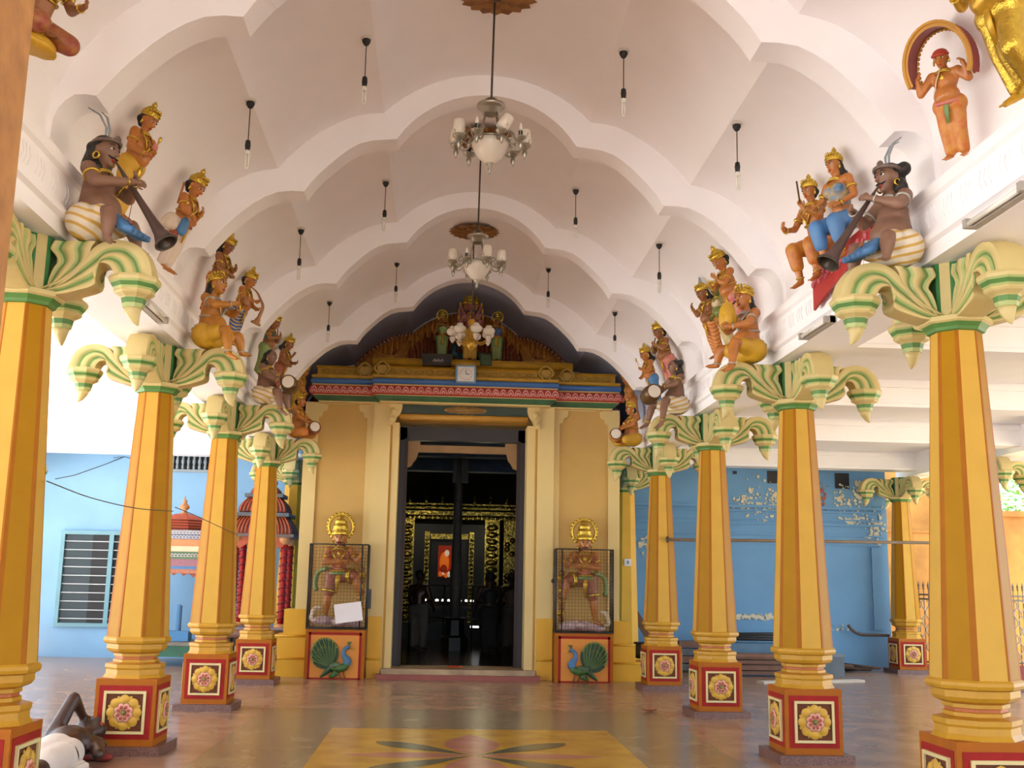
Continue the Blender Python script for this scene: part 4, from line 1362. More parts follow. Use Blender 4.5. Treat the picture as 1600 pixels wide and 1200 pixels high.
    # earrings
    for q in (1, -1):
        bb = MB()
        if crown == 'feather' or moustache: bb.torus(S(hp(-.002, q * .068, -.04)), .018 * hr * s, .006 * hr * s, HM @ Matrix.Rotation(pi / 2, 3, 'X'), 0, 14, 6)
        else: bb.ell(S(hp(0, q * .066, -.03)), (.010 * hr * s, .010 * hr * s, .02 * hr * s), HM, 0, 8, 6)
        part('earring', bb, [GOLD])
    ax = (P['nek'] - P['bel']).normalized()
    if neck:
        bb = MB()
        fwd = Vector((1, 0, 0))
        for R, dz, r in ((.052, -.012, .008), (.07, -.035, .007)):
            c = P['nek'] + ax * dz + fwd * .012
            ring(bb, S(c), R * s, r * s, ax + fwd * -.45, 0, 1.0, 1.15)
        bb.ell(S(P['che'] + Vector((.072, 0, .035))), (.012 * s, .022 * s, .026 * s), None, 0, 10, 8)
        part('necklace', bb, [necklace])
        if crown in ('tiara', 'tall', 'cap') and top is None:
            bb = MB()
            ring(bb, S(P['bel'].lerp(P['che'], .45)), (.083 * (.5 + .5 * fat)) * s, .010 * s, P['che'] - P['bel'], 0, 1.0, 1.12, 24)
            for q in ('l', 'r'):
                a_ = P['nek'].lerp(P['sh' + q], .75) + Vector((.03, 0, .03)); m_ = P['che'] + Vector((.09 * (.6 + .4 * fat), (P['sh' + q] - P['che']).y * .5, .0))
                bb.tube([S(a_), S(m_ + Vector((0, 0, .03))), S(P['bel'].lerp(P['che'], .45) + Vector((.088 * (.5 + .5 * fat), 0, .0)))], .009 * s, 6, 0)
            part('chest_ornament', bb, [necklace])
    if armlets:
        for q in ('l', 'r'):
            bb = MB(); m_ = P['sh' + q].lerp(P['el' + q], .55)
            ring(bb, S(m_), .039 * s * (.3 + .7 * limb), .009 * s, P['el' + q] - P['sh' + q]); bb.ell(S(m_ + Vector((.034, 0, .012))), (.012 * s, .016 * s, .02 * s), None, 0, 8, 6)
            part('armlet', bb, [necklace])
            bb = MB(); m_ = P['el' + q].lerp(P['wr' + q], .88)
            ring(bb, S(m_), .0255 * s, .007 * s, P['wr' + q] - P['el' + q]); part('bangle', bb, [necklace])
    # lower garment
    if cloth is not None:
        if base is STAND or legs == 'skirt':
            cv = [('c', P['hpl'], P['hpr'], .088 * fat, .088 * fat), ('c', P['pel'], P['pel'].lerp(P['bel'], .35), .092 * fat, .088 * fat)]
            end = {'ankle': .86, 'knee': .25, 'skirt': .9, 'short': 0}[legs]
            for q in ('l', 'r'):
                if legs == 'short':
                    cv += [('c', P['hp' + q], P['hp' + q].lerp(P['kn' + q], .85), .083, .064)]
                else:
                    e = P['kn' + q].lerp(P['an' + q], end)
                    cv += [('c', P['hp' + q], P['kn' + q], .082, .064), ('c', P['kn' + q], e, .062, .05 if end > .5 else .058)]
            if legs in ('ankle', 'skirt'):
                mk = (P['knl'] + P['knr']) / 2; ma = (P['anl'] + P['anr']) / 2
                cv += [('c', P['pel'], mk, .07, .055), ('c', mk, mk.lerp(ma, .75), .055, .045)]
        else:
            cv = [('c', P['hpl'], P['hpr'], .092 * fat, .092 * fat), ('c', P['pel'], P['pel'].lerp(P['bel'], .2), .1 * fat, .095 * fat)]
            for q in ('l', 'r'):
                cv += [('c', P['hp' + q], P['hp' + q].lerp(P['kn' + q], .62 if legs != 'knee' else 1.0), .092, .075)]
                if legs == 'ankle': cv += [('c', P['kn' + q], P['kn' + q].lerp(P['an' + q], .5), .07, .06)]
        v2, f2 = fuse(cv, .0125, 2)
        bb = MB()
        dm = (cmat2 is not None)
        zs = [v.z for v in v2]; z0_, z1_ = min(zs), max(zs)
        mm = []
        for f_ in f2:
            cz = sum(v2[i].z for i in f_) / len(f_); cy = sum(v2[i].y for i in f_) / len(f_); cx_ = sum(v2[i].x for i in f_) / len(f_)
            t = (cz * 1.0 + cx_ * .6 + cy * .2) / .075
            mm.append(0)
        bb.add([v * s for v in v2], f2, mm, True)
        part('garment', bb, [cloth])
        bb = MB()
        wa = P['pel'].lerp(P['bel'], .55)
        ring(bb, S(wa), .089 * fat * s, .013 * s, P['bel'] - P['pel'], 0, 1.0, 1.12, 24)
        if base is STAND:
            bb.tube([S(wa + Vector((.088 * fat, .01, -.01))), S(wa + Vector((.10, .0, -.10))), S(wa + Vector((.095, -.005, -.22)))], [.02 * s, .026 * s, .014 * s], 8, 0, flat=.5)
        part('belt', bb, [belt])
    if sash is not None:
        bb = MB()
        wa = P['pel'].lerp(P['bel'], .2)
        ring(bb, S(wa), .098 * fat * s, .02 * s, P['bel'] - P['pel'], 0, 1.0, 1.1, 24)
        part('sash', bb, [sash])
    if top is not None:
        v2, f2 = fuse([('c', P['bel'].lerp(P['che'], .35), P['che'], .087, .09), ('e', P['che'], (.079, .116, .09))] + ([('e', P['che'] + Vector((.057, (P['sh' + q] - P['che']).y * .45, .01)), (.048, .048, .048)) for q in 'lr'] if female else []), .0125, 2)
        part('bodice', MB().add([v * s for v in v2], f2, 0, True), [top])
    if anklet and not bare_legs:
        for q in 'lr':
            bb = MB(); ring(bb, S(P['kn' + q].lerp(P['an' + q], .88)), .033 * s, .007 * s, P['an' + q] - P['kn' + q]); part('anklet', bb, [necklace])
    if extra:
        extra(root, P, s, S, hp, HM)
    return root

# carried pieces, sculpted with their figures
def horn(mouth_to, L=.62, bend=0):
    def fn(root, P, s, S, hp, HM):
        a = hp(.068, 0, -.047)
        e = Vector(mouth_to)
        pts = [a.lerp(e, t) + Vector((0, 0, -bend * sin(pi * t))) for t in [0, .15, .35, .55, .75, .88, .96, 1.0]]
        b = MB(); b.tube([S(p) for p in pts], [q * s for q in (.006, .013, .019, .024, .031, .042, .062, .072)], 14, 0, caps=False)
        o = b.build('horn', [WOODH], root)
        d = (pts[-1] - pts[-2]).normalized()
        M = Vector((0, 0, 1)).rotation_difference(d).to_matrix()
        b = MB(); b.torus(S(pts[-1]), .07 * s, .009 * s, M, 0, 20, 6)
        b.lathe([(.066 * s, 0), (.035 * s, -.06 * s), (.02 * s, -.12 * s)], 16, S(pts[-1]), 0, 0, True, M.to_4x4(), cap=False)
        b.build('horn_bell', [mat('dark_bronze_bell', '#4b4138', .35, metal=.5, var=.3, scale=20)], o)
        # cord with a tassel
        m = pts[2]
        b = MB(); b.tube([S(m), S(m + Vector((.0, 0, -.12))), S(m + Vector((-.01, 0, -.2)))], .003 * s, 5, 0)
        b.tube([S(m + Vector((-.01, 0, -.2))), S(m + Vector((.015, 0, -.235)))], [.006 * s, .014 * s], 6, 0)
        b.build('horn_cord', [mat('rust_cord', '#9c5a3a', .6)], o)
    return fn
def drum(c, ax, L=.26, R=.085, body=CLM, skinm=None):
    def fn(root, P, s, S, hp, HM):
        d = Vector(ax).normalized(); c0 = Vector(c)
        M = Vector((0, 0, 1)).rotation_difference(d).to_matrix().to_4x4()
        b = MB(); b.lathe([(R * .82 * s, -L / 2 * s), (R * 1.0 * s, -L * .3 * s), (R * 1.08 * s, 0), (R * 1.0 * s, L * .3 * s), (R * .85 * s, L / 2 * s)], 18, S(c0), 0, 0, True, M)
        o = b.build('drum', [body], root)
        for q in (1, -1):
            b = MB(); b.lathe([(R * .80 * s, q * L / 2 * s), (R * .80 * s, q * (L / 2 + .006) * s)], 18, S(c0), 0, 0, False, M)
            b.torus(S(c0 + d * q * L / 2), R * .82 * s, .01 * s, M.to_3x3(), 1, 18, 6)
            b.build('drum_head', [mat('white_drum_skin', '#ddd3c6', .6), BRONZE], o)
    return fn
def stick(a, e, r=.008, m=GOLDP, tip=None, nm='sceptre'):
    def fn(root, P, s, S, hp, HM):
        b = MB(); b.tube([S(a), S(e)], r * s, 6, 0)
        if tip: b.ell(S(e), (tip[0] * s, tip[1] * s, tip[2] * s), None, 0, 8, 6)
        b.build(nm, [m], root)
    return fn
def both(*fns):
    def fn(*a):
        for q in fns: q(*a)
    return fn

TL = radians(15.5)
LX, RX = -2.455, 3.105
ZL = 4.075
YW_L, YW_R = radians(-14), radians(194)
def side_of(side): return (LX, YW_L) if side < 0 else (RX, YW_R)
def stander(side, y, h, label, **k):
    x, yw = side_of(side)
    kw = dict(tilt=TL, hr=1.25, limb=1.2, fat=1.12); kw.update(k)
    J = dict(kw.get('J') or {}); J.setdefault('hed', (.02, 0, .925)); kw['J'] = J
    yw = kw.pop('yaw', yw)
    x += kw.pop('dx', 0)
    return figure(kw.pop('name', 'painted_statue'), label, 'statue', (x, y, ZL), yw, h / kw.pop('full', 1.10), group=None, **kw)
def sitter(side, k, label, dx=.34, s=1.02, yaw=None, **kw):
    x = XL + dx if side < 0 else XR - dx
    y = YL(k) if side < 0 else YR(k)
    return figure('musician_statue', label, 'statue', (x, y, 3.62), (YW_L if side < 0 else YW_R) if yaw is None else yaw, s, base=SEAT, **kw)

# ------------------------------------------------------------------ the painted statues along both beams
def build_statues():
    hornJ = dict(hed=(.06, 0, .585), ell=(.13, .21, .33), elr=(.12, -.20, .31), wrl=(.24, .07, .40), wrr=(.31, -.06, .345), hal=(.275, .035, .415), har=(.345, -.03, .345),
                 anl=(.235, .19, -.04), anr=(.235, -.19, -.07), tol=(.28, .21, -.06), tor=(.27, -.20, -.10), knl=(.20, .16, .12), knr=(.22, -.16, .12))
    fatk = dict(fat=1.45, limb=1.35, hr=1.25)
    sitter(-1, 1, 'dark feathered horn player statue with gold armlets, on the nearest left pillar', skin=SKIN_B, J=hornJ, cloth=CLWS, legs='half', moustache=True,
           crown='feather', hair='curly', sash=CLB, extra=both(horn((.55, -.02, -.06)), cloth_fall()), look=(1, -.1, -.12), dx=.36, anklet=False, s=.98, **fatk)
    sitter(1, 1, 'dark horn player statue with silver armlets, on the nearest right pillar bracket', skin=SKIN_B, J=hornJ, cloth=CLWS, legs='half', moustache=True,
           crown='feather', hair='curly', sash=CLB, extra=both(horn((.55, .0, -.06)), cloth_fall()), look=(1, .1, -.08), dx=.36, anklet=False, necklace=SILV, belt=SILV, s=.98, **fatk)
    stander(-1, 7.85, .90, 'orange statue in a gilded helmet holding a flower, behind the left horn player', hr=1.1,
            J=dict(ell=(.03, .16, .64), wrl=(.12, .06, .70), hal=(.14, .02, .73), elr=(.04, -.16, .62), wrr=(.20, -.14, .58), har=(.24, -.13, .60)), cloth=CLY, belt=GOLD, look=(1, -.1, -.35),
            extra=both(stick((.25, -.13, .60), (.275, -.13, .74), .008, GOLD, (.018, .012, .03), 'gold_leaf_sceptre'), blob((.255, -.13, .665), (.025, .025, .03), CLP, 'pink_flower')))
    stander(-1, 9.25, .92, tilt=radians(19), label= 'statue in white leggings with a white bundle on its hip, behind the left horn bell', hair='bun',
            J=dict(ell=(.05, .15, .63), wrl=(.13, .09, .69), hal=(.15, .07, .72), elr=(.08, -.16, .64), wrr=(.21, -.15, .60), har=(.235, -.15, .55)), cloth=mat('white_leggings', '#d9c9bb', .5), sash=CLM, look=(1, -.1, -.35),
            extra=both(blob((-.02, -.15, .49), (.085, .07, .09), mat('white_bundle', '#dccbb9', .55), 'white_bundle'), blob((.09, -.07, .49), (.05, .06, .10), CLB, 'blue_drape'), blob((.03, -.1, .34), (.06, .05, .11), CLM, 'red_drape'),
                       stick((-.08, -.05, .70), (-.10, -.05, .93), .013, SKIN_O, None, 'quiver')))
    figure('painted_statue', 'brown and gold statue on a yellow cushion, half hidden by the orange door jamb', 'statue', (-2.29, 5.64, 4.34), YW_L, .80, base=SEAT, skin=SKIN_D, cloth=CLM, legs='knee', tilt=radians(14), limb=1.2, hr=1.1,
           J=dict(knl=(.18, .17, .05), knr=(.18, -.17, .05), anl=(.1, .06, .03), anr=(.13, -.06, .03), tol=(.2, .04, .02), tor=(.22, -.05, .02), elr=(.1, -.18, .33), wrr=(.2, -.14, .42), har=(.22, -.13, .46)),
           extra=blob((.03, 0, -.03), (.15, .19, .065), CLY, 'yellow_cushion'))
    # bay above the second left pillar
    sq = dict(hed=(.075, 0, .585), ell=(.15, .20, .34), elr=(.14, -.21, .34), wrl=(.27, .10, .38), wrr=(.28, -.10, .37), hal=(.31, .05, .40), har=(.32, -.06, .39),
              knl=(.24, .16, .12), knr=(.27, -.17, .11), anl=(.26, .20, -.04), anr=(.32, -.20, -.13), tol=(.33, .22, -.05), tor=(.40, -.21, -.17))
    sitter(-1, 2, 'stout amber skinned musician statue seated on the second left pillar', skin=SKIN_Y, J=sq, cloth=CLY, legs='half', hair='long', crown='cap', sash=CLG, moustache=False,
           extra=both(blob((.36, 0, .42), (.035, .05, .05), SKIN_D, 'hand_cymbal'), stick((.30, -.03, .52), (.33, -.03, .30), .008, GOLD, None, 'gilded_flute')), look=(1, -.15, .02), dx=.42, necklace=SILV, belt=CLW, s=1.0, fat=1.35, limb=1.3, hr=1.15)
    stander(-1, 10.95, .90, 'gilded crowned statue with folded hands, behind the stout amber musician', skin=SKIN_D, J=dict(ell=(.08, .15, .63), wrl=(.17, .06, .68), hal=(.20, .02, .70), elr=(.08, -.16, .61), wrr=(.18, -.08, .59), har=(.22, -.05, .57)),
            cloth=CLOS, look=(1, -.2, -.35), hair='long', hr=1.1)
    stander(-1, 12.25, .90, 'crowned statue in a blue banded skirt playing a down curved trumpet', skin=SKIN_O, J=dict(ell=(.08, .16, .62), wrl=(.20, .10, .58), hal=(.24, .07, .58), elr=(.10, -.16, .64), wrr=(.20, -.06, .66), har=(.235, -.04, .67)),
            cloth=CLBS, look=(1, -.2, -.3), extra=trumpet())
    # third left pillar
    dr = dict(hed=(.085, 0, .57), elr=(.13, -.22, .30), wrr=(.27, -.17, .24), har=(.31, -.14, .23), ell=(.13, .21, .32), wrl=(.28, .15, .28), hal=(.32, .12, .27),
              knl=(.24, .16, .12), knr=(.27, -.17, .11), anl=(.27, .20, -.08), anr=(.33, -.20, -.14), tol=(.35, .22, -.10), tor=(.41, -.21, -.19))
    sitter(-1, 3, 'dusky drummer statue with a white headed drum, on the third left pillar', skin=SKIN_B, J=dr, cloth=CLWS, legs='half', hair='curly', crown=None, sash=CLB,
           extra=drum((.36, -.03, .21), (.25, -1, .1), .28, .10, BRONZE), look=(1, -.25, -.2), dx=.42, s=.98, fat=1.3, limb=1.25, hr=1.05)
    stander(-1, 14.2, .87, 'crowned statue in a green and blue jacket, on the left beam behind the drummer', skin=SKIN_D, J=dict(ell=(.08, .15, .65), wrl=(.16, .05, .74), hal=(.17, .03, .77), elr=(.09, -.15, .64), wrr=(.17, -.05, .70), har=(.18, -.02, .72)),
            cloth=CLG, top=CLGS, hair='long', look=(1, -.1, -.25), extra=stick((.095, 0, .855), (.19, -.01, .62), .009, BRONZE, None, 'pipe'))
    stander(-1, 15.55, .88, 'four armed bronze coloured statue in a maroon skirt, left of the last white arch', skin=SKIN_D, J=dict(ell=(.08, .16, .62), wrl=(.2, .12, .64), hal=(.23, .1, .66), elr=(.06, -.17, .62), wrr=(.18, -.16, .56), har=(.22, -.15, .55)),
            cloth=CLM, hair='long', look=(1, -.2, -.2), extra=four_arms())
    # fourth left pillar
    sm = dict(hed=(.07, 0, .575), elr=(.12, -.20, .30), wrr=(.24, -.14, .22), har=(.28, -.11, .21), ell=(.12, .2, .3), wrl=(.25, .14, .24), hal=(.29, .1, .23),
              knl=(.21, .17, .06), knr=(.21, -.17, .06), anl=(.12, .08, .03), anr=(.14, -.08, .03), tol=(.22, .06, .02), tor=(.24, -.06, .02))
    sitter(-1, 4, 'golden turbaned statue squatting with a round drum, on the fourth left pillar', skin=SKIN_O, J=sm, cloth=CLO, legs='knee', crown='cap', sash=CLO,
           extra=drum((.32, -.02, .13), (.5, -1, .15), .2, .10, CLM), look=(1, -.3, -.1), dx=.40, s=.95, fat=1.2, limb=1.15, hr=1.1)
    stander(-1, 17.5, .85, 'gilded crowned statue in the grey bay, left of the doorway cornice', skin=SKIN_Y, cloth=CLY, look=(1, -.2, -.2), hair='long')
    # right side
    stander(1, 5.27, 1.10, dx=-.06, tilt=radians(20), label= 'gilded statue cut off by the upper right corner of the photo', skin=GOLDP, cloth=GOLD, fat=1.1, limb=1.15,
            J=dict(ell=(.06, .17, .62), wrl=(.15, .13, .56), hal=(.18, .12, .56), elr=(.06, -.17, .62), wrr=(.14, -.12, .66), har=(.16, -.1, .68), knl=(.1, .09, .27)), extra=both(blob((.09, .09, .30), (.05, .05, .06), GOLD, 'knee_ornament')))
    kav = dict(ell=(.02, .21, .68), wrl=(.05, .20, .80), hal=(.05, .185, .84), elr=(.08, -.21, .64), wrr=(.09, -.22, .745), har=(.085, -.215, .79), hed=(.03, 0, .91))
    stander(1, 6.12, .66, 'statue in a red headcloth carrying a maroon and yellow arch', skin=SKIN_O, J=kav, cloth=CLO, crown='turban', hair='bun', sash=CLP, yaw=radians(222), extra=kavadi(), full=.99, tilt=radians(17),
            look=(1, .1, -.15), belt=CLG, dx=-.05, armlets=False, hr=1.02)
    bench = MB()
    bench.box(-.10, .02, -.68, .58, 0, .06, 0)
    bench.prism([(-.68, .02), (.58, .02), (.58, -.30), (.2, -.22), (-.68, -.10)], -.105, -.085, lambda y, z, d: (d, y, z), 0)
    for k in range(24):
        bench.ell((-.11, -.6 + k * .05, -.03 - .03 * (k % 3)), (.02, .03, .03), None, 1, 8, 5)
    o = bench.build('red_throne', [CLR, mat('pink_flower_paint', '#c9606f', .5, var=.3, scale=40)], None, (3.14, 8.15, 4.079))
    tag(o, 'red floral throne slab under the pair of seated crowned statues', 'throne')
    stt = dict(anl=(.14, .1, -.22), anr=(.17, -.10, -.24), tol=(.23, .11, -.27), tor=(.26, -.1, -.29), knl=(.19, .10, .06), knr=(.22, -.10, .05))
    figure('seated_statue', 'orange skinned seated statue with raised hands, left of the pair on the red throne', 'statue', (3.03, 8.5, 4.20), radians(200), .92, base=SEAT, tilt=radians(6),
           J=dict(stt, ell=(.12, .17, .30), wrl=(.23, .12, .36), hal=(.25, .10, .42), elr=(.10, -.19, .27), wrr=(.25, -.15, .24), har=(.29, -.12, .27)), cloth=CLO, legs='ankle', look=(1, .1, -.2), hr=.95,
           extra=stick((.25, .10, .40), (.26, .10, .62), .009, BRONZE, None, 'arrow'))
    figure('seated_statue', 'statue draped in a blue and gold sari, right of the pair on the throne', 'statue', (3.03, 7.92, 4.20), radians(198), .92, base=SEAT, tilt=radians(6),
           J=dict(stt, ell=(.02, .18, .27), wrl=(.14, .12, .20), hal=(.18, .10, .19), elr=(.08, -.19, .27), wrr=(.2, -.12, .22), har=(.24, -.09, .22)), cloth=CLB, top=mat('blue_gold_bodice', '#4f7fae', .5, c2='#c2a044', scale=20), female=True, legs='ankle', look=(1, .1, -.12), hr=.95, hair='long')
    # second right pillar
    bag = dict(hed=(.075, 0, .585), ell=(.14, .21, .30), elr=(.13, -.20, .31), wrl=(.29, .14, .27), wrr=(.28, -.08, .34), hal=(.33, .11, .28), har=(.32, -.05, .35),
               knl=(.27, .17, .12), knr=(.24, -.16, .12), anl=(.32, .20, -.12), anr=(.25, -.20, -.03), tol=(.40, .21, -.16), tor=(.33, -.22, -.04))
    sitter(1, 2, 'stout orange musician statue hugging a yellow bag, on the second right pillar', skin=SKIN_O, J=bag, cloth=CLY, legs='half', hair='long', crown='cap', sash=CLG, necklace=SILV, belt=SILV,
           extra=both(blob((.27, .05, .40), (.075, .09, .13), CLY, 'yellow_bag'), stick((.16, .0, .555), (.24, .02, .46), .011, BRONZE, None, 'blowpipe')), look=(1, .35, -.12), dx=.42, s=1.02, fat=1.3, limb=1.3, hr=1.2)
    stander(1, 12.1, .90, 'dusky statue with a blue plume and raised palm, near the stout bag player', skin=SKIN_D, J=dict(ell=(.06, .18, .68), wrl=(.12, .20, .60), hal=(.15, .21, .62), elr=(.08, -.17, .66), wrr=(.14, -.16, .76), har=(.15, -.15, .80)),
            cloth=CLOS, look=(1, .25, -.2), extra=stick((-.01, 0, 1.0), (.02, .03, 1.13), .02, mat('blue_plume', '#8fa6b5', .5), (.02, .02, .03), 'blue_plume'), hair='long')
    stander(1, 11.6, .80, 'green faced statue in white and gold, between the plumed and the bending statues', skin=SKIN_G, cloth=mat('cream_gold_cloth', '#cbbd8a', .5, c2='#a98a3a', scale=20), female=True, top=CLW, look=(1, .3, -.15), hair='bun', crown='cap')
    stander(1, 11.0, .98, 'tall orange statue with a hair knot bending forward, behind the stout bag player', skin=SKIN_O, cloth=CLP, hair='bun', look=(1, .1, -.55), tilt=radians(20), J=dict(ell=(.13, .12, .66), wrl=(.17, .05, .74), hal=(.19, .03, .78), elr=(.12, -.14, .64), wrr=(.19, -.06, .66), har=(.22, -.04, .67)))
    # third right pillar
    sitter(1, 3, 'dusky drummer statue with one leg hanging, on the third right pillar', skin=SKIN_B, J=dict(dr, hed=(.06, 0, .57), anl=(.32, .20, -.18), tol=(.40, .21, -.24), knl=(.26, .17, .12)), cloth=CLWS, legs='half', hair='curly', crown=None, sash=CLDB,
           extra=drum((.38, .02, .20), (.15, 1, .1), .3, .105, BRONZE), look=(1, .1, -.12), dx=.42, s=1.0, fat=1.3, limb=1.25, hr=1.05)
    stander(1, 14.5, 1.02, 'flute playing crowned statue in a pink skirt, above the right drummer', skin=SKIN_D, cloth=CLP, hair='bun', look=(1, .15, -.2), J=dict(ell=(.09, .14, .66), wrl=(.15, .05, .74), hal=(.17, .02, .77), elr=(.1, -.14, .66), wrr=(.16, -.05, .70), har=(.18, -.02, .72)),
            extra=both(stick((.10, 0, .85), (.20, .0, .64), .009, BRONZE, None, 'flute'), blob((-.06, .02, .40), (.08, .14, .13), mat('olive_mount', '#6f6a48', .5, var=.3, scale=14), 'olive_animal_mount')))
    stander(1, 15.65, .92, 'crowned statue in a blue skirt holding a flower stem, beside the right drummer', skin=SKIN_O, cloth=CLB, hair='long', look=(1, .15, -.15), J=dict(ell=(.09, .15, .64), wrl=(.2, .13, .66), hal=(.235, .12, .69), elr=(.05, -.16, .62), wrr=(.14, -.12, .56), har=(.18, -.1, .55)),
            extra=stick((.24, .12, .68), (.27, .12, .86), .006, GOLD, (.018, .018, .035), 'flower_stem'))
    # fourth right pillar
    sitter(1, 4, 'golden turbaned statue squatting with a rust coloured drum, on the fourth right pillar', skin=SKIN_O, J=dict(sm), cloth=CLY, legs='knee', crown='cap', sash=CLO,
           extra=drum((.33, .02, .13), (.4, 1, .15), .22, .105, CLO), look=(1, .3, -.1), dx=.40, s=.95, fat=1.2, limb=1.15, hr=1.1)
    stander(1, 17.4, .87, 'orange statue with a pale sash in the grey bay, right of the doorway cornice', skin=SKIN_O, cloth=CLO, sash=CLW, look=(1, .3, -.2), hair='long')

def blob(c, r, m, nm):
    def fn(root, P, s, S, hp, HM):
        b = MB(); b.ell(S(c), tuple(q * s for q in r), None, 0, 16, 10)
        for k in range(5):
            a = k * 1.3
            b.ell(S((c[0] + r[0] * .4 * cos(a), c[1] + r[1] * .4 * sin(a), c[2] - r[2] * .3)), tuple(q * s * .72 for q in r), None, 0, 12, 8)
        b.build(nm, [m], root)
    return fn
def cloth_fall():
    def fn(root, P, s, S, hp, HM):
        b = MB()
        for k in range(5):
            y = -.06 + .03 * k
            b.tube([S((.10, y, .12)), S((.22, y * 1.3, .10)), S((.28, y * 1.5, .03)), S((.36, y * 1.8, .005))], [.02 * s, .03 * s, .032 * s, .02 * s], 8, 0)
        b.build('blue_sash_end', [CLB], root)
    return fn
def trumpet():
    def fn(root, P, s, S, hp, HM):
        a = hp(.068, 0, -.047)
        pts = crom([a, a + Vector((.10, -.01, -.05)), (.26, -.03, .72), (.335, -.03, .62), (.33, -.03, .48), (.31, -.03, .36)], 5)
        n = len(pts)
        b = MB(); b.tube([S(p) for p in pts], [(.008 + .022 * (i / n) + (.045 if i > n - 3 else .012 if i > n - 5 else 0)) * s for i in range(n)], 12, 0)
        b.build('curved_trumpet', [mat('copper_trumpet', '#a8774e', .4, metal=.3, var=.2)], root)
    return fn
def four_arms():
    def fn(root, P, s, S, hp, HM):
        for q in (1, -1):
            b = MB(); b.tube([S((-.01, q * .12, .76)), S((.02, q * .2, .68)), S((.08, q * .21, .80)), S((.09, q * .2, .84))], [.034 * s, .028 * s, .02 * s, .024 * s], 10, 0)
            b.build('rear_arm', [SKIN_D], root)
    return fn
def kavadi():
    def fn(root, P, s, S, hp, HM):
        # curved board over the head, from one hand to the other
        n = 22
        def at(t, d, r):
            a = radians(-24 + 228 * t)
            return S((.02 + d, .30 * r * cos(a) * 1.0, .86 + .37 * r * sin(a)))
        b = MB()
        outer0 = [at(k / n, -.09, 1) for k in range(n + 1)]; outer1 = [at(k / n, .12, 1) for k in range(n + 1)]
        inner0 = [at(k / n, -.09, .88) for k in range(n + 1)]; inner1 = [at(k / n, .12, .88) for k in range(n + 1)]
        b.strip(outer0, outer1, 0, True); b.strip(inner0, inner1, 0, True); b.strip(outer0, inner0, 0); b.strip(outer1, inner1, 1)
        b.add([outer0[0], outer1[0], inner1[0], inner0[0]], [(0, 1, 2, 3)], 0); b.add([outer0[-1], outer1[-1], inner1[-1], inner0[-1]], [(0, 1, 2, 3)], 0)
        o = b.build('kavadi_arch', [mat('maroon_arch_paint', '#8e2f2a', .5, var=.15), mat('arch_ochre_edge', '#c08a2c', .5)], root)
        b = MB(); b.tube(outer1, .016 * s, 6, 0); b.build('ochre_edge', [mat('arch_ochre_edge', '#c08a2c')], o)
        b = MB()
        for k in range(30):
            p = at(k / 29, -.09, .86)
            b.ell(p, (.013 * s, .02 * s, .02 * s), None, 0, 6, 5)
        b.build('beaded_fringe', [mat('arch_ochre_edge', '#c08a2c')], o)
        b = MB(); b.tube([S((.06, .0, .84)), S((.09, -.05, .72)), S((.09, -.09, .60))], .012 * s, 6, 0, flat=.5)
        b.build('sacred_thread', [CLW], root)
    return fn
build_statues()

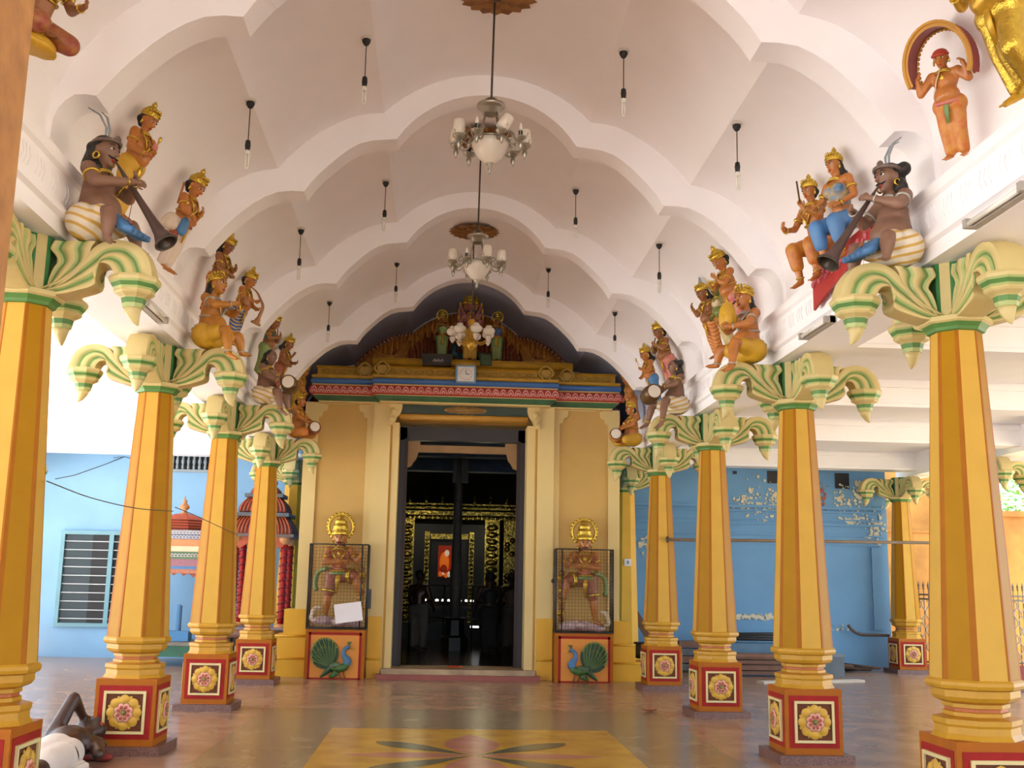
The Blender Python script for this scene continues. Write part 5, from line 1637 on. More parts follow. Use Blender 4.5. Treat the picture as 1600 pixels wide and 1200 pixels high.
# ------------------------------------------------------------------ guardians in the cages
def guardian(x, mir, label):
    m = mir
    J = dict(pel=(0, .0, .52), hed=(.03, 0, .90), hpl=(.0, .062, .51), hpr=(0, -.062, .51))
    a, c = ('l', 'r') if m > 0 else ('r', 'l')
    J['kn' + c] = (.03, -m * .10, .29); J['an' + c] = (.0, -m * .13, .06); J['to' + c] = (.06, -m * .18, .03)
    J['kn' + a] = (.07, m * .19, .50); J['an' + a] = (.05, m * .235, .29); J['to' + a] = (.08, m * .26, .24)
    J['el' + c] = (.06, -m * .15, .64); J['wr' + c] = (.095, m * .04, .66); J['ha' + c] = (.095, m * .10, .655)
    J['el' + a] = (.02, m * .19, .66); J['wr' + a] = (.06, m * .24, .72); J['ha' + a] = (.07, m * .25, .76)
    def ex(root, P, s, S, hp, HM):
        # serpent-wound club, tasselled garlands, rocky base
        b = MB()
        for k in range(9):
            z = .08 + k * .062
            b.ell(S((.04, m * (.255 + .008 * sin(k * 2)), z)), ((.036 + .012 * (k % 2)) * s, (.036 + .012 * (k % 2)) * s, .036 * s), None, k % 2, 10, 8)
        b.build('beaded_club', [mat('rust_gold_club', '#a5692a', .4, metal=.3, var=.3, scale=20), GOLDP], root)
        b = MB()
        for k in range(13):
            r = random.Random(k + int(m * 50))
            b.ell(S((r.uniform(-.02, .04), r.uniform(-.21, .21), r.uniform(-.01, .035))), (r.uniform(.04, .055) * s, r.uniform(.06, .085) * s, r.uniform(.035, .05) * s), None, 0, 12, 8)
        b.build('rocky_base', [mat('pale_pink_rock', '#cdb8b4', .6, c2='#a9838a', scale=12)], root)
        b = MB()
        b.tube(crom([S((.04, -m * .17, .16)), S((.05, -m * .24, .14)), S((.04, -m * .27, .04)), S((.03, -m * .22, .02))], 5), .022 * s, 8, 0)
        b.build('white_tail', [CLW], root)
        b = MB()
        b.tube(crom([S((.05, -m * .12, .58)), S((-.02, -m * .22, .54)), S((-.02, -m * .25, .42)), S((0, -m * .23, .34))], 5), .026 * s, 8, 0)
        b.build('green_scarf', [CLG], root)
        for q in (.56, .68):
            b = MB(); c_ = P['hp' + a].lerp(P['kn' + a], q); ring(b, S(c_), .078 * s, .014 * s, P['kn' + a] - P['hp' + a]); b.build('gold_band', [GOLD], root)
        b = MB(); c_ = P['hp' + c].lerp(P['kn' + c], .8); ring(b, S(c_), .075 * s, .014 * s, P['kn' + c] - P['hp' + c]); b.build('gold_band', [GOLD], root)
        b = MB()
        for k in range(16):
            an = pi + pi * k / 15
            b.ell(S(P['che'] + Vector((.085 + .02 * sin(an), .10 * cos(an), .05 + .16 * sin(an)))), (.014 * s, .016 * s, .016 * s), None, 0, 8, 6)
        b.build('garland', [mat('rust_garland', '#a8482f', .5, var=.3, scale=30)], root)
    return figure('guardian_statue', label, 'statue', (x, 17.73, .84), -pi / 2, 1.44, J=J, skin=SKIN_O, cloth=CLM, legs='short', crown='tall', hair='long', moustache=True, halo=True, extra=ex, fat=1.0, limb=1.22, hr=1.15,
                  look=(1, 0, 0), sash=CLG, vox=.010)
guardian(-1.60, 1, 'crowned moustached guardian statue inside the left wire cage')
guardian(2.29, -1, 'crowned moustached guardian statue inside the right wire cage')

# ------------------------------------------------------------------ deity group over the doorway
def deity():
    def ex(root, P, s, S, hp, HM):
        for q in (1, -1):
            for k, (dy, dz) in enumerate(((.19, .80), (.20, .70), (.17, .90))):
                b = MB(); b.tube([S((-.02, q * .12, .76)), S((0, q * (dy - .05), dz - .08)), S((.06, q * dy, dz))], [.034 * s, .027 * s, .022 * s], 8, 0)
                b.ell(S((.07, q * dy, dz + .03)), (.02 * s, .02 * s, .04 * s), None, 1, 8, 6)
                b.build('rear_arm', [mat('mauve_skin_paint', '#a2606a', .45, var=.15), GOLDP], root)
        for q in (1, -1):
            b = MB()
            b.ell(hp(-.02, q * .085, .01) * s, (.05 * s, .045 * s, .06 * s), None, 0, 12, 8); b.lathe([(.05 * s, .0), (.055 * s, .03 * s), (.03 * s, .1 * s), (.004 * s, .15 * s)], 12, hp(-.02, q * .085, .05) * s, 1)
            b.build('side_head', [SKIN_D, GOLD], root)
    figure('deity_statue', 'tall many armed crowned statue standing over the doorway before the red curtain relief', 'statue', (.38, 18.05, 5.12), -pi / 2, 1.04, skin=mat('mauve_skin_paint', '#a2606a', .45, var=.15), cloth=CLY, crown='tall', hair='long', extra=ex, hr=1.05, belt=GOLD)
    figure('deity_statue', 'dark consort statue with a gold halo, left of the many armed statue', 'statue', (-.09, 17.98, 5.12), -pi / 2 + .2, .76, skin=SKIN_D, cloth=CLG, crown='tall', hair='long', halo=True, top=CLG, female=True, J=dict(elr=(.1, -.16, .66), wrr=(.18, -.14, .75), har=(.2, -.13, .79)))
    figure('deity_statue', 'dark consort statue with a gold halo, right of the many armed statue', 'statue', (.83, 17.98, 5.12), -pi / 2 - .2, .76, skin=SKIN_D, cloth=CLG, crown='tall', hair='long', halo=True, top=CLDB, female=True, J=dict(ell=(.1, .16, .66), wrl=(.18, .14, .75), hal=(.2, .13, .79)))
    pk = thing('peacock_statue', 'dark green peacock statue whose tail hangs over the yellow cornice', 'statue', (.36, 18.32, 5.13), 0)
    b = MB(); b.tube(crom([(-.2, .05, .14), (0, .05, .15), (.15, .05, .15), (.25, .0, .12)], 5), [.05, .07, .08, .09, .1, .11, .11, .11, .10, .1, .1, .09, .08, .08, .07, .06], 12, 0); b.build('peacock_body', [mat('deep_teal_paint', '#1f4f58', .5, var=.3, scale=20)], pk)
    b = MB(); b.tube(crom([(-.18, .05, .14), (-.25, .02, .22), (-.22, .0, .3), (-.27, -.02, .32)], 5), [.06] * 6 + [.045] * 6 + [.035] * 4, 10, 0); b.build('peacock_neck', [mat('deep_teal_paint', '#1f4f58')], pk)
    b = MB()
    for k in range(9):
        x = .19 + .019 * k
        b.tube(crom([(x, .0, .14), (x, -.2, .11), (x + .01, -.46, .08), (x + .01, -.60, .03), (x + .02, -.63, -.13)], 5), [.035] * 16 + [.024] * 5, 6, k % 2)
    b.build('peacock_tail', [mat('peacock_dark_green', '#35512f'), mat('dull_green_tail', '#55684a', .5, var=.3, scale=30)], pk)
deity()

# ------------------------------------------------------------------ people
def lying_man():
    sc_ = 1.7
    def Lc(X, Y, Z): return (-(Y - 9.0) / sc_, (X + 2.9) / sc_, Z / sc_)
    J = dict(hed=Lc(-2.885, 9.80, .215), nek=Lc(-2.90, 9.60, .17), che=Lc(-2.93, 9.40, .17), bel=Lc(-2.93, 9.15, .15), pel=Lc(-2.91, 8.92, .14),
             shl=Lc(-2.76, 9.50, .15), shr=Lc(-3.08, 9.47, .22), elr=Lc(-2.985, 9.60, .50), wrr=Lc(-2.955, 9.78, .335), har=Lc(-2.94, 9.82, .30),
             ell=Lc(-2.67, 9.30, .10), wrl=Lc(-2.70, 9.50, .13), hal=Lc(-2.72, 9.60, .14),
             hpl=Lc(-2.82, 8.90, .13), hpr=Lc(-3.0, 8.90, .13), knl=Lc(-2.8, 8.46, .15), knr=Lc(-3.02, 8.46, .16), anl=Lc(-2.8, 8.06, .07), anr=Lc(-3.02, 8.06, .07), tol=Lc(-2.78, 8.0, .2), tor=Lc(-3.04, 8.0, .2))
    man_skin = mat('dark_skin', '#3f261b', .38, var=.2, scale=8)
    def ex(root, P, s, S, hp, HM):
        v2, f2 = fuse([('c', P['bel'].lerp(P['pel'], .35), P['pel'], .088, .092), ('c', P['bel'] + Vector((0, .05, -.01)), P['pel'] + Vector((0, .05, 0)), .07, .07), ('c', P['hpl'], P['knl'], .075, .065), ('c', P['hpr'], P['knr'], .075, .065), ('c', P['pel'], (P['knl'] + P['knr']) / 2, .08, .06),
                       ('c', P['bel'] + Vector((.0, .06, -.03)), P['bel'] + Vector((.06, .09, -.04)), .05, .04)], .012, 2)
        b = MB(); b.add([v * s for v in v2], f2, 0, True)
        for k in range(7):
            y = .02 + k * .02
            b.tube([S(P['bel'] + Vector((.0, y - .02, .0 - k * .009))), S(P['pel'] + Vector((-.02, y + .01, .03 - k * .012))), S(P['pel'] + Vector((.1, y, .02 - k * .01)))], [.010 * s, .018 * s, .012 * s], 6, 0)
        b.build('white_wrap', [mat('white_cotton', '#d8cfc6', .75, var=.06)], root)
        b = MB()
        for k in range(26):
            a = k * 2.4; r = (k / 26) ** .5
            b.ell(S(hp(-.03 + .01 * cos(a), .062 * cos(a) * r * 1.0, .045 + .03 * r * sin(a))), (.022 * s, .018 * s, .018 * s), HM, 0, 6, 5)
        b.build('grey_hair', [mat('grey_hair', '#5d5654', .7, var=.5, scale=60)], root)
    o = figure('person', 'man in a white wrap lying on the floor with one elbow raised', 'person', (-2.9, 9.0, 0), -pi / 2, sc_, J=J, skin=man_skin, crown=None, hair=None, neck=False, armlets=False, anklet=False, look=(.1, .35, 1), extra=ex, vox=.0095, eyes_closed=True, hr=.92)
    for c in list(o.children):
        if c.name.startswith('earring'): bpy.data.objects.remove(c)
    b = MB()
    v, f = fuse([('e', (0, 0, .03), (.17, .11, .030)), ('e', (.1, -.06, .028), (.09, .07, .026)), ('e', (-.08, .03, .03), (.1, .08, .03))], .012, 2)
    b.add(v, f, 0, True)
    q = b.build('red_pillow', [mat('red_cotton', '#8f2a26', .8, var=.25)], None, (-2.82, 9.68, .0), fix=False)
    tag(q, 'folded red cloth under the head of the lying man', 'pillow')
lying_man()
def standing_person(x, y, yaw, label, shirt, legcol, sc_=1.62):
    def ex(root, P, s, S, hp, HM): pass
    o = figure('person', label, 'person', (x, y, .12), yaw, sc_, skin=mat('dark_skin', '#5b3524'), crown=None, hair='cap', neck=False, armlets=False, anklet=False, cloth=legcol, belt=legcol, top=shirt, extra=ex, vox=.013)
    for c in list(o.children):
        if c.name.startswith('earring'): bpy.data.objects.remove(c)
standing_person(-.42, 23.0, radians(60), 'dim bare chested figure in a pale waist cloth standing left in the dark hall', None, mat('shaded_waist_cloth', '#6a6560', .8))  # white cloth painted dim for the shade of the hall
standing_person(1.02, 22.9, radians(100), 'dim figure in shade-darkened clothes standing right of the flagstaff in the dark hall', mat('shaded_shirt', '#2b2a30', .8), mat('shaded_trousers', '#2a2628', .8))  # pale clothes darkened in colour to read as silhouettes in shade
standing_person(1.5, 23.4, radians(110), 'dim figure in brown and grey beside the shade-darkened one in the hall', mat('brown_shirt', '#5a4c42', .8), mat('shaded_pale_trousers', '#4d4943', .8))  # garment colours darkened here too for the hall's shade
# ------------------------------------------------------------------ ceiling lights
def vault_z(x):
    u = abs(x - XC)
    for l in OUT:
        for (u0, z0), (u1, z1) in zip(l, l[1:]):
            if u0 <= u <= u1 and u1 > u0:
                return z0 + (z1 - z0) * (u - u0) / (u1 - u0)
    return 5
def make_bulb():
    r = thing('hanging_bulb', 'clear bulb hanging from the scalloped ceiling', 'light bulb', group='bulbs on black cords')
    MB().lathe([(.0, .0), (.045, -.004), (.048, -.02), (.03, -.03)], 12, (0, 0, 0), 0).build('ceiling_cup', [mat('white_plastic', '#cfc9c2', .4)], r)
    MB().lathe([(.034, -.026), (.036, -.045), (.02, -.075), (.006, -.085)], 12, (0, 0, 0), 0).build('ceiling_rose', [BLACK], r)
    b = MB(); b.tube([(0, 0, -.08), (0, 0, -.36)], .0045, 5, 0); b.build('cord', [mat('dark_cord', '#40302a', .6)], r)
    MB().lathe([(.006, -.35), (.02, -.36), (.024, -.40), (.02, -.43), (.016, -.445)], 10, (0, 0, 0), 0).build('lamp_socket', [BLACK], r)
    b = MB()
    b.lathe([(.017, -.44), (.024, -.455), (.022, -.475)], 10, (0, 0, 0), 0)
    for s in (-1, 1):
        b.tube([(s * .011, 0, -.47), (s * .011, 0, -.585)], .0085, 8, 0)
    b.tube([(-.011, 0, -.585), (0, 0, -.595), (.011, 0, -.585)], .0085, 8, 0)
    b.build('bulb_glass', [BULBG], r)
    return r
bp0 = make_bulb()
names = []
nb = 0
for by, bay in ((8.5, 'nearest bay'), (11.8, 'middle bay'), (15.0, 'far bay')):
    for x, w in ((-.74, 'left of the chandelier, inner of the two'), (-1.65, 'left of the chandelier, outer of the two'), (1.40, 'right of the chandelier, inner of the two'), (2.35, 'right of the chandelier, outer of the two')):
        o = bp0 if nb == 0 else copy_tree(bp0)
        nb += 1
        z = vault_z(x) + .005
        o.location = (x, by, z); o['label'] = 'bulb on a cord in the %s, %s' % (bay, w)
def rosette(y, lab):
    r = thing('ceiling_rosette', lab, 'ceiling ornament', (.33, y, 6.30), group='brown petalled ceiling rosettes')
    b = MB()
    for ring_, (r0, r1, n, z) in enumerate(((.0, .36, 20, 0), (.0, .25, 16, -.012), (.0, .14, 12, -.024))):
        for k in range(n):
            a = 2 * pi * k / n; d = pi / n * 1.05
            b.add([(0, 0, z + .0), (r1 * .85 * cos(a - d), r1 * .85 * sin(a - d), z), (r1 * cos(a), r1 * sin(a), z + .008), (r1 * .85 * cos(a + d), r1 * .85 * sin(a + d), z)], [(0, 1, 2, 3)], k % 2)
    b.lathe([(.22, .0), (.22, .03), (.1, .06)], 20, (0, 0, 0), 0)
    b.build('petal_disc', [mat('brown_petal_paint', '#8a5b35', .6, var=.25), mat('tan_petal_paint', '#a06f3a', .6, var=.25)], r)
    MB().lathe([(.03, -.06), (.045, -.05), (.04, -.02), (.05, .02)], 12, (0, 0, 0), 0).build('ceiling_hook', [BRONZE], r)
rosette(8.4, 'brown petalled ceiling rosette at the upper edge of the photo')
rosette(11.45, 'brown petalled ceiling rosette behind the nearest chandelier')
rosette(14.75, 'brown petalled ceiling rosette above the middle chandelier')
def chandelier(y, ztop, zc, lab, n, bare, tilt_k, ph):
    r = thing('chandelier', lab, 'chandelier', (.30, y, zc))      # origin at the bowl rim
    b = MB(); b.tube([(0, 0, .30), (0.01, 0, ztop - zc)], .009, 6, 0); b.build('rod', [mat('dark_rod', '#453b36', .5)], r)
    MB().lathe([(.02, .37), (.05, .36), (.055, .33), (.115, .315), (.12, .30), (.10, .285), (.075, .27), (.07, .235), (.04, .22)], 20, (0, 0, 0), 0).build('crown_canopy', [NICK], r)
    for k in range(4):
        a = pi / 4 + k * pi / 2
        b = MB(); b.tube([(.06 * cos(a), .06 * sin(a), .25), (.10 * cos(a), .10 * sin(a), .10), (.145 * cos(a), .145 * sin(a), .0)], .006, 6, 0)
        b.build('stem', [NICK], r)
    b = MB(); b.torus((0, 0, 0), .155, .009, None, 0, 28, 6); b.build('bowl_ring', [NICK], r)
    MB().lathe([(.155, .0), (.15, -.045), (.125, -.10), (.09, -.15), (.045, -.185), (.01, -.195)], 24, (0, 0, 0), 0).build('glass_bowl', [SHADE], r)
    MB().lathe([(.03, -.185), (.032, -.20), (.012, -.21), (.018, -.235), (.014, -.265), (.003, -.285)], 12, (0, 0, 0), 0).build('finial', [NICK], r)
    for k in range(n):
        a = 2 * pi * k / n + ph
        ca, sa = cos(a), sin(a)
        ro = .285
        b = MB()
        b.tube(crom([(.15 * ca, .15 * sa, .0), (.19 * ca, .19 * sa, -.055), (.24 * ca, .24 * sa, -.06), (ro * ca, ro * sa, -.03)], 5), .007, 6, 0)
        b.tube(crom([(.16 * ca, .16 * sa, .01), (.185 * ca, .185 * sa, .05), (.215 * ca, .215 * sa, .02), (.20 * ca, .20 * sa, -.02)], 5), .005, 6, 0)
        b.lathe([(.012, -.055), (.03, -.04), (.05, -.025), (.052, -.02), (.02, -.012)], 12, (ro * ca, ro * sa, 0), 0)
        for q in range(4):
            e = a + q * pi / 2 + .5
            b.tube([(ro * ca + .04 * cos(e), ro * sa + .04 * sin(e), -.022), (ro * ca + .063 * cos(e), ro * sa + .063 * sin(e), .02)], .0035, 5, 0)
        arm = b.build('arm', [NICK], r)
        MB().lathe([(.012, -.05), (.02, -.065), (.021, -.085), (.012, -.115), (.003, -.13)], 10, (ro * ca, ro * sa, 0), 0).build('drop_finial', [NICK], arm)
        if k in bare:
            b = MB(); b.lathe([(.016, -.012), (.018, .03), (.014, .034), (.017, .05), (.012, .075), (.003, .10)], 10, (ro * ca, ro * sa, 0), [1, 1, 0, 0, 0]); b.build('bare_candle', [BULBG, BLACK], arm)
        else:
            M = Matrix.Rotation(.55 if k == tilt_k else 0, 4, 'Y')
            MB().lathe([(.048, -.005), (.055, .0), (.047, .11), (.042, .118)], 16, (ro * ca, ro * sa, .0), 0, 0, True, M).build('lamp_shade', [SHADE], arm)
    return r
chandelier(8.45, 6.28, 5.03, 'nearest chandelier, with a frosted bowl and one shade tipped over', 9, (3, 6, 8), 7, .1)
chandelier(11.6, 6.28, 4.93, 'middle chandelier, with an upright ring of cream shades', 8, (5,), -1, .35)
def globe_chandelier():
    r = thing('globe_chandelier', 'far chandelier with round white glass globes in front of the deity group', 'chandelier', (.33, 14.85, 4.86))
    b = MB(); b.tube([(0, 0, .2), (0, 0, 1.42)], .009, 6, 0); b.build('rod', [mat('dark_rod', '#453b36')], r)
    MB().lathe([(.03, .22), (.06, .18), (.03, .1), (.045, .05), (.03, -.02), (.055, -.08), (.075, -.13), (.05, -.18), (.01, -.22)], 14, (0, 0, 0), 0).build('centre_stem', [GOLDP], r)
    for k in range(7):
        a = 2 * pi * k / 7 - 1.35
        ca, sa = cos(a), sin(a); ro = .26
        b = MB(); b.tube(crom([(.03 * ca, .03 * sa, -.05), (.13 * ca, .13 * sa, -.12), (.22 * ca, .22 * sa, -.08), (ro * ca, ro * sa, -.01)], 5), .008, 6, 0)
        arm = b.build('arm', [GOLDP], r)
        MB().lathe([(.03, .0), (.075, .025), (.088, .06), (.075, .09), (.045, .105), (.042, .13), (.03, .135)], 16, (ro * ca, ro * sa, -.02), 0).build('glass_globe', [SHADE], arm)
        MB().lathe([(.03, -.005), (.045, -.03), (.03, -.07), (.008, -.10)], 12, (ro * ca, ro * sa, -.02), 0).build('glass_drop', [mat('clear_drop_glass', '#cfc3b8', .15)], arm)
globe_chandelier()

# long fittings fixed low on the beams
def fitting(x, y, label):
    r = thing('tube_light_fitting', label, 'light fitting', (x, y, 3.63), group='tube fittings on the beams')
    s = 1 if x < 0 else -1
    b = MB(); b.box(-.02, .02, -.33, .33, -.03, .03, 0); b.build('fitting_body', [mat('grey_fitting', '#a79f98', .5)], r)
    b = MB(); b.tube([(s * .045, -.3, -.01), (s * .045, .3, -.01)], .017, 8, 0); b.build('tube', [BULBG], r)
    for y_ in (-.31, .31):
        b = MB(); b.box(-.02 if s > 0 else -.065, .065 if s > 0 else .02, y_ - .02, y_ + .02, -.032, .022, 0); b.build('end_cap', [mat('grey_fitting', '#a79f98')], r)
xi_l, xi_r = XC - 2.775 + .03, XC + 2.775 - .03
fitting(xi_l, 8.9, 'tube light fitting on the left beam between the two nearest left pillars')
fitting(xi_r, 8.72, 'tube light fitting on the right beam below the red throne')
fitting(xi_r, 5.7, 'tube light fitting on the right beam at the right edge of the photo')
def loop_cable(pts, lab):
    r = thing('hanging_cable', lab, 'cable', pts[0])
    o_ = Vector(pts[0])
    b = MB(); b.tube(crom([Vector(p) - o_ for p in pts], 6), .006, 5, 0); b.build('cable', [BLACK], r)
    b = MB(); b.box(-.03, .03, -.03, .03, -.03, .035, 0); b.ell((.0, .02, -.04), (.03, .02, .04), None, 0, 8, 6); b.build('plug_box', [BLACK], r)
loop_cable([(3.06, 7.98, 3.83), (3.06, 8.05, 3.75), (3.05, 7.95, 3.62), (3.05, 7.7, 3.55), (3.07, 7.6, 3.62)], 'looped black cable with a plug hanging on the right beam')
loop_cable([(-2.43, 8.25, 3.86), (-2.41, 8.35, 3.74), (-2.40, 8.2, 3.62), (-2.42, 8.05, 3.6)], 'looped black cable hanging on the left beam by the first bracket')

def tag_mesh(b, nm, mats_, lab, cat, loc=None, group=None):
    o = b.build(nm, mats_, None, loc); return tag(o, lab, cat, group)
WIRE = mat('thin_grey_wire', '#55504a', .6)
b = MB(); b.tube(crom([(-2.42, 6.9, 2.06), (-2.45, 7.9, 2.03), (-2.43, 9.0, 2.03), (-2.42, 10.15, 2.08)], 8), .004, 5, 0)
tag_mesh(b, 'wire', [WIRE], 'thin wire strung from the nearest left pillar to the second one', 'wire')
b = MB(); b.tube(crom([(-2.42, 10.2, 2.12), (-2.47, 11.2, 2.11), (-2.45, 12.2, 2.06), (-2.42, 13.4, 2.0)], 8), .004, 5, 0)
tag_mesh(b, 'wire', [WIRE], 'thin wire strung from the second left pillar to the third one', 'wire')

# ------------------------------------------------------------------ plain pillars built against the doorway block
def plain_pillar(x, y, lab, drop):
    root = thing('engaged_pillar', lab, 'pillar', (x, y, 0), kind='thing')
    b = MB(); b.lathe([(oct_r(.56), 0), (oct_r(.56), .3), (oct_r(.50), .34), (oct_r(.47), .5)], 8, (0, 0, 0), 0, OCT, False); b.build('base', [FYEL], root)
    b = MB(); b.lathe([(oct_r(.46), .45), (oct_r(.33), 3.17)], 8, (0, 0, 0), 0, OCT, False); b.build('shaft', [FYEL], root)
    for nm in ('capital_ring', 'capital_block'):
        s_ = next(c for c in proto.children if c.name.split('.')[0] == nm)
        copy_tree(s_, root)
    for k in range(4):
        if k not in drop: make_arm(root, k * pi / 2)
plain_pillar(XL, YL(5), 'plain yellow pillar with a small white switch, left of the doorway block', (0,))
plain_pillar(XR, YR(5), 'plain yellow pillar with a small white switch, right of the doorway block', (2,))
for x, lab in ((XL - .02, 'small white switch on the plain pillar left of the doorway block'), (XR + .02, 'small white switch on the plain pillar right of the doorway block')):
    r = thing('wall_switch', lab, 'switch', (x, (YL(5) if x < 0 else YR(5)) - .205, 1.90))
    MB().box(-.06, .06, -.02, .02, -.06, .06, 0).build('switch_plate', [PAPER], r)
    MB().box(-.02, .02, -.03, -.018, -.03, .03, 0).build('rocker', [mat('grey_rocker', '#8d8a86', .4)], r)

# ------------------------------------------------------------------ left aisle
def domed_shrine():
    x, y = -4.60, 20.1
    r = thing('domed_shrine', 'small red domed shrine with a scalloped arch, standing on the green cart', 'shrine', (x, y, .40))
    w = .62
    for s in (-1, 1):
        for yy in (-.4, .4):
            b = MB(); b.box(s * (w - .06) - .06, s * (w - .06) + .06, yy - .06, yy + .06, 0, 1.14, 0)
            b.tube([(s * (w - .06) - .05 * s, yy - .07, .0), (s * (w - .06) - .05 * s, yy - .07, 1.14)], .02, 6, 1)
            b.build('post', [mat('rust_post_paint', '#9a4a2e', .5, var=.25, scale=8), mat('dark_navy_paint', '#2c3558', .5)], r)
    b = MB()
    pts = [(-w, 1.2)] + [(-w + .12, 1.02)] + [(-w + .12 + (2 * w - .24) * k / 24, 1.06 + .05 * abs(sin(k * pi / 4)) + .06 * sin(pi * k / 24)) for k in range(25)] + [(w - .12, 1.02), (w, 1.2)]
    b.prism(pts, .44, .47, lambda a, c, d: (a, -d, c), 0); b.build('scalloped_arch', [mat('rust_post_paint', '#9a4a2e')], r)
    bands = [(1.16, 1.23, .60, mat('terracotta_band', '#c0785a', .5, var=.25, scale=20)), (1.23, 1.28, .62, CLB), (1.28, 1.40, .64, mat('mauve_band', '#a06a78', .5, var=.2, scale=20)), (1.40, 1.53, .66, mat('sage_band', '#5c7a58', .5)), (1.53, 1.62, .70, mat('pale_band', '#d9c9a4', .5)),
             (1.62, 1.74, .66, mat('apricot_band', '#d08a54', .5, var=.2, scale=12)), (1.74, 1.82, .62, mat('slate_band', '#6f7fa0', .5)), (1.82, 1.90, .64, mat('slate_band2', '#8b8f9c', .5))]
    for z0, z1, q, m in bands:
        MB().box(-q, q, -.5 - (q - .6) * .5, .5, z0, z1, 0).build('entablature_band', [m], r)
    for yy, zz in ((-.545, 1.465), (-.53, 1.86), (-.52, 1.78)):
        b = MB()
        for k in range(22):
            b.torus((-.6 + k * .057, yy, zz), .021, .006, Matrix.Rotation(pi / 2, 3, 'X'), 0, 10, 5, arc=(0, 4.7))
        b.tube([(-.62, yy + .004, zz - .022), (.62, yy + .004, zz - .022)], .005, 5, 0)
        b.build('scroll_band', [PAPER], r)
    b = MB()
    prof = [(.46, 1.90), (.45, 1.96), (.42, 2.02), (.37, 2.08), (.30, 2.13), (.22, 2.17), (.14, 2.20), (.0, 2.21)]
    b.lathe([(oct_r(2 * f) , z) for f, z in prof], 8, (0, 0, 0), 0, OCT, False)
    for z, f in ((1.93, .47), (1.98, .455), (2.03, .425), (2.08, .385)):
        b.lathe([(oct_r(2 * f), z - .012), (oct_r(2 * f + .03), z), (oct_r(2 * f), z + .012)], 8, (0, 0, 0), 1, OCT, False, cap=False)
    b.build('dome', [TERRA, mat('dark_terracotta', '#7d3320', .5)], r)
    MB().lathe([(.06, 2.19), (.07, 2.22), (.03, 2.25), (.09, 2.31), (.085, 2.35), (.03, 2.40), (.045, 2.43), (.02, 2.46), (.004, 2.53)], 14, (0, 0, 0), 0).build('pot_finial', [mat('apricot_finial', '#c98a55', .45, var=.2)], r)
domed_shrine()
ct = thing('flat_cart', 'low green wheeled cart under the red domed shrine', 'cart', (-4.6, 20.1, 0))
MB().box(-.75, .85, -.62, .6, .345, .395, 0).build('cart_deck', [mat('grey_board', '#8b8478', .7, var=.2)], ct)
MB().box(-.72, .82, -.60, .58, .16, .345, 0).build('cart_frame', [mat('cart_green_paint', '#2f6b4f', .5, var=.25)], ct)
for sx in (-.55, .6):
    for sy in (-.45, .45):
        b = MB(); b.tube([(sx, sy - .04, .09), (sx, sy + .04, .09)], .09, 14, 0); b.build('wheel', [BLACK], ct)
bpd = thing('blue_lever_stand', 'blue block with an upright blue lever inside the domed shrine', 'stand', (-4.53, 20.0, .40))
MB().box(-.2, .2, -.14, .14, 0, .17, 0).build('stand_block', [mat('bright_blue_paint', '#4d8ec4', .5)], bpd)
b = MB(); b.box(-.045, .0, -.03, .03, .17, .62, 0); b.box(.0, .03, -.03, .03, .17, .60, 1); b.build('lever', [mat('bright_blue_paint', '#4d8ec4'), mat('navy_edge', '#2c4f78', .5)], bpd)

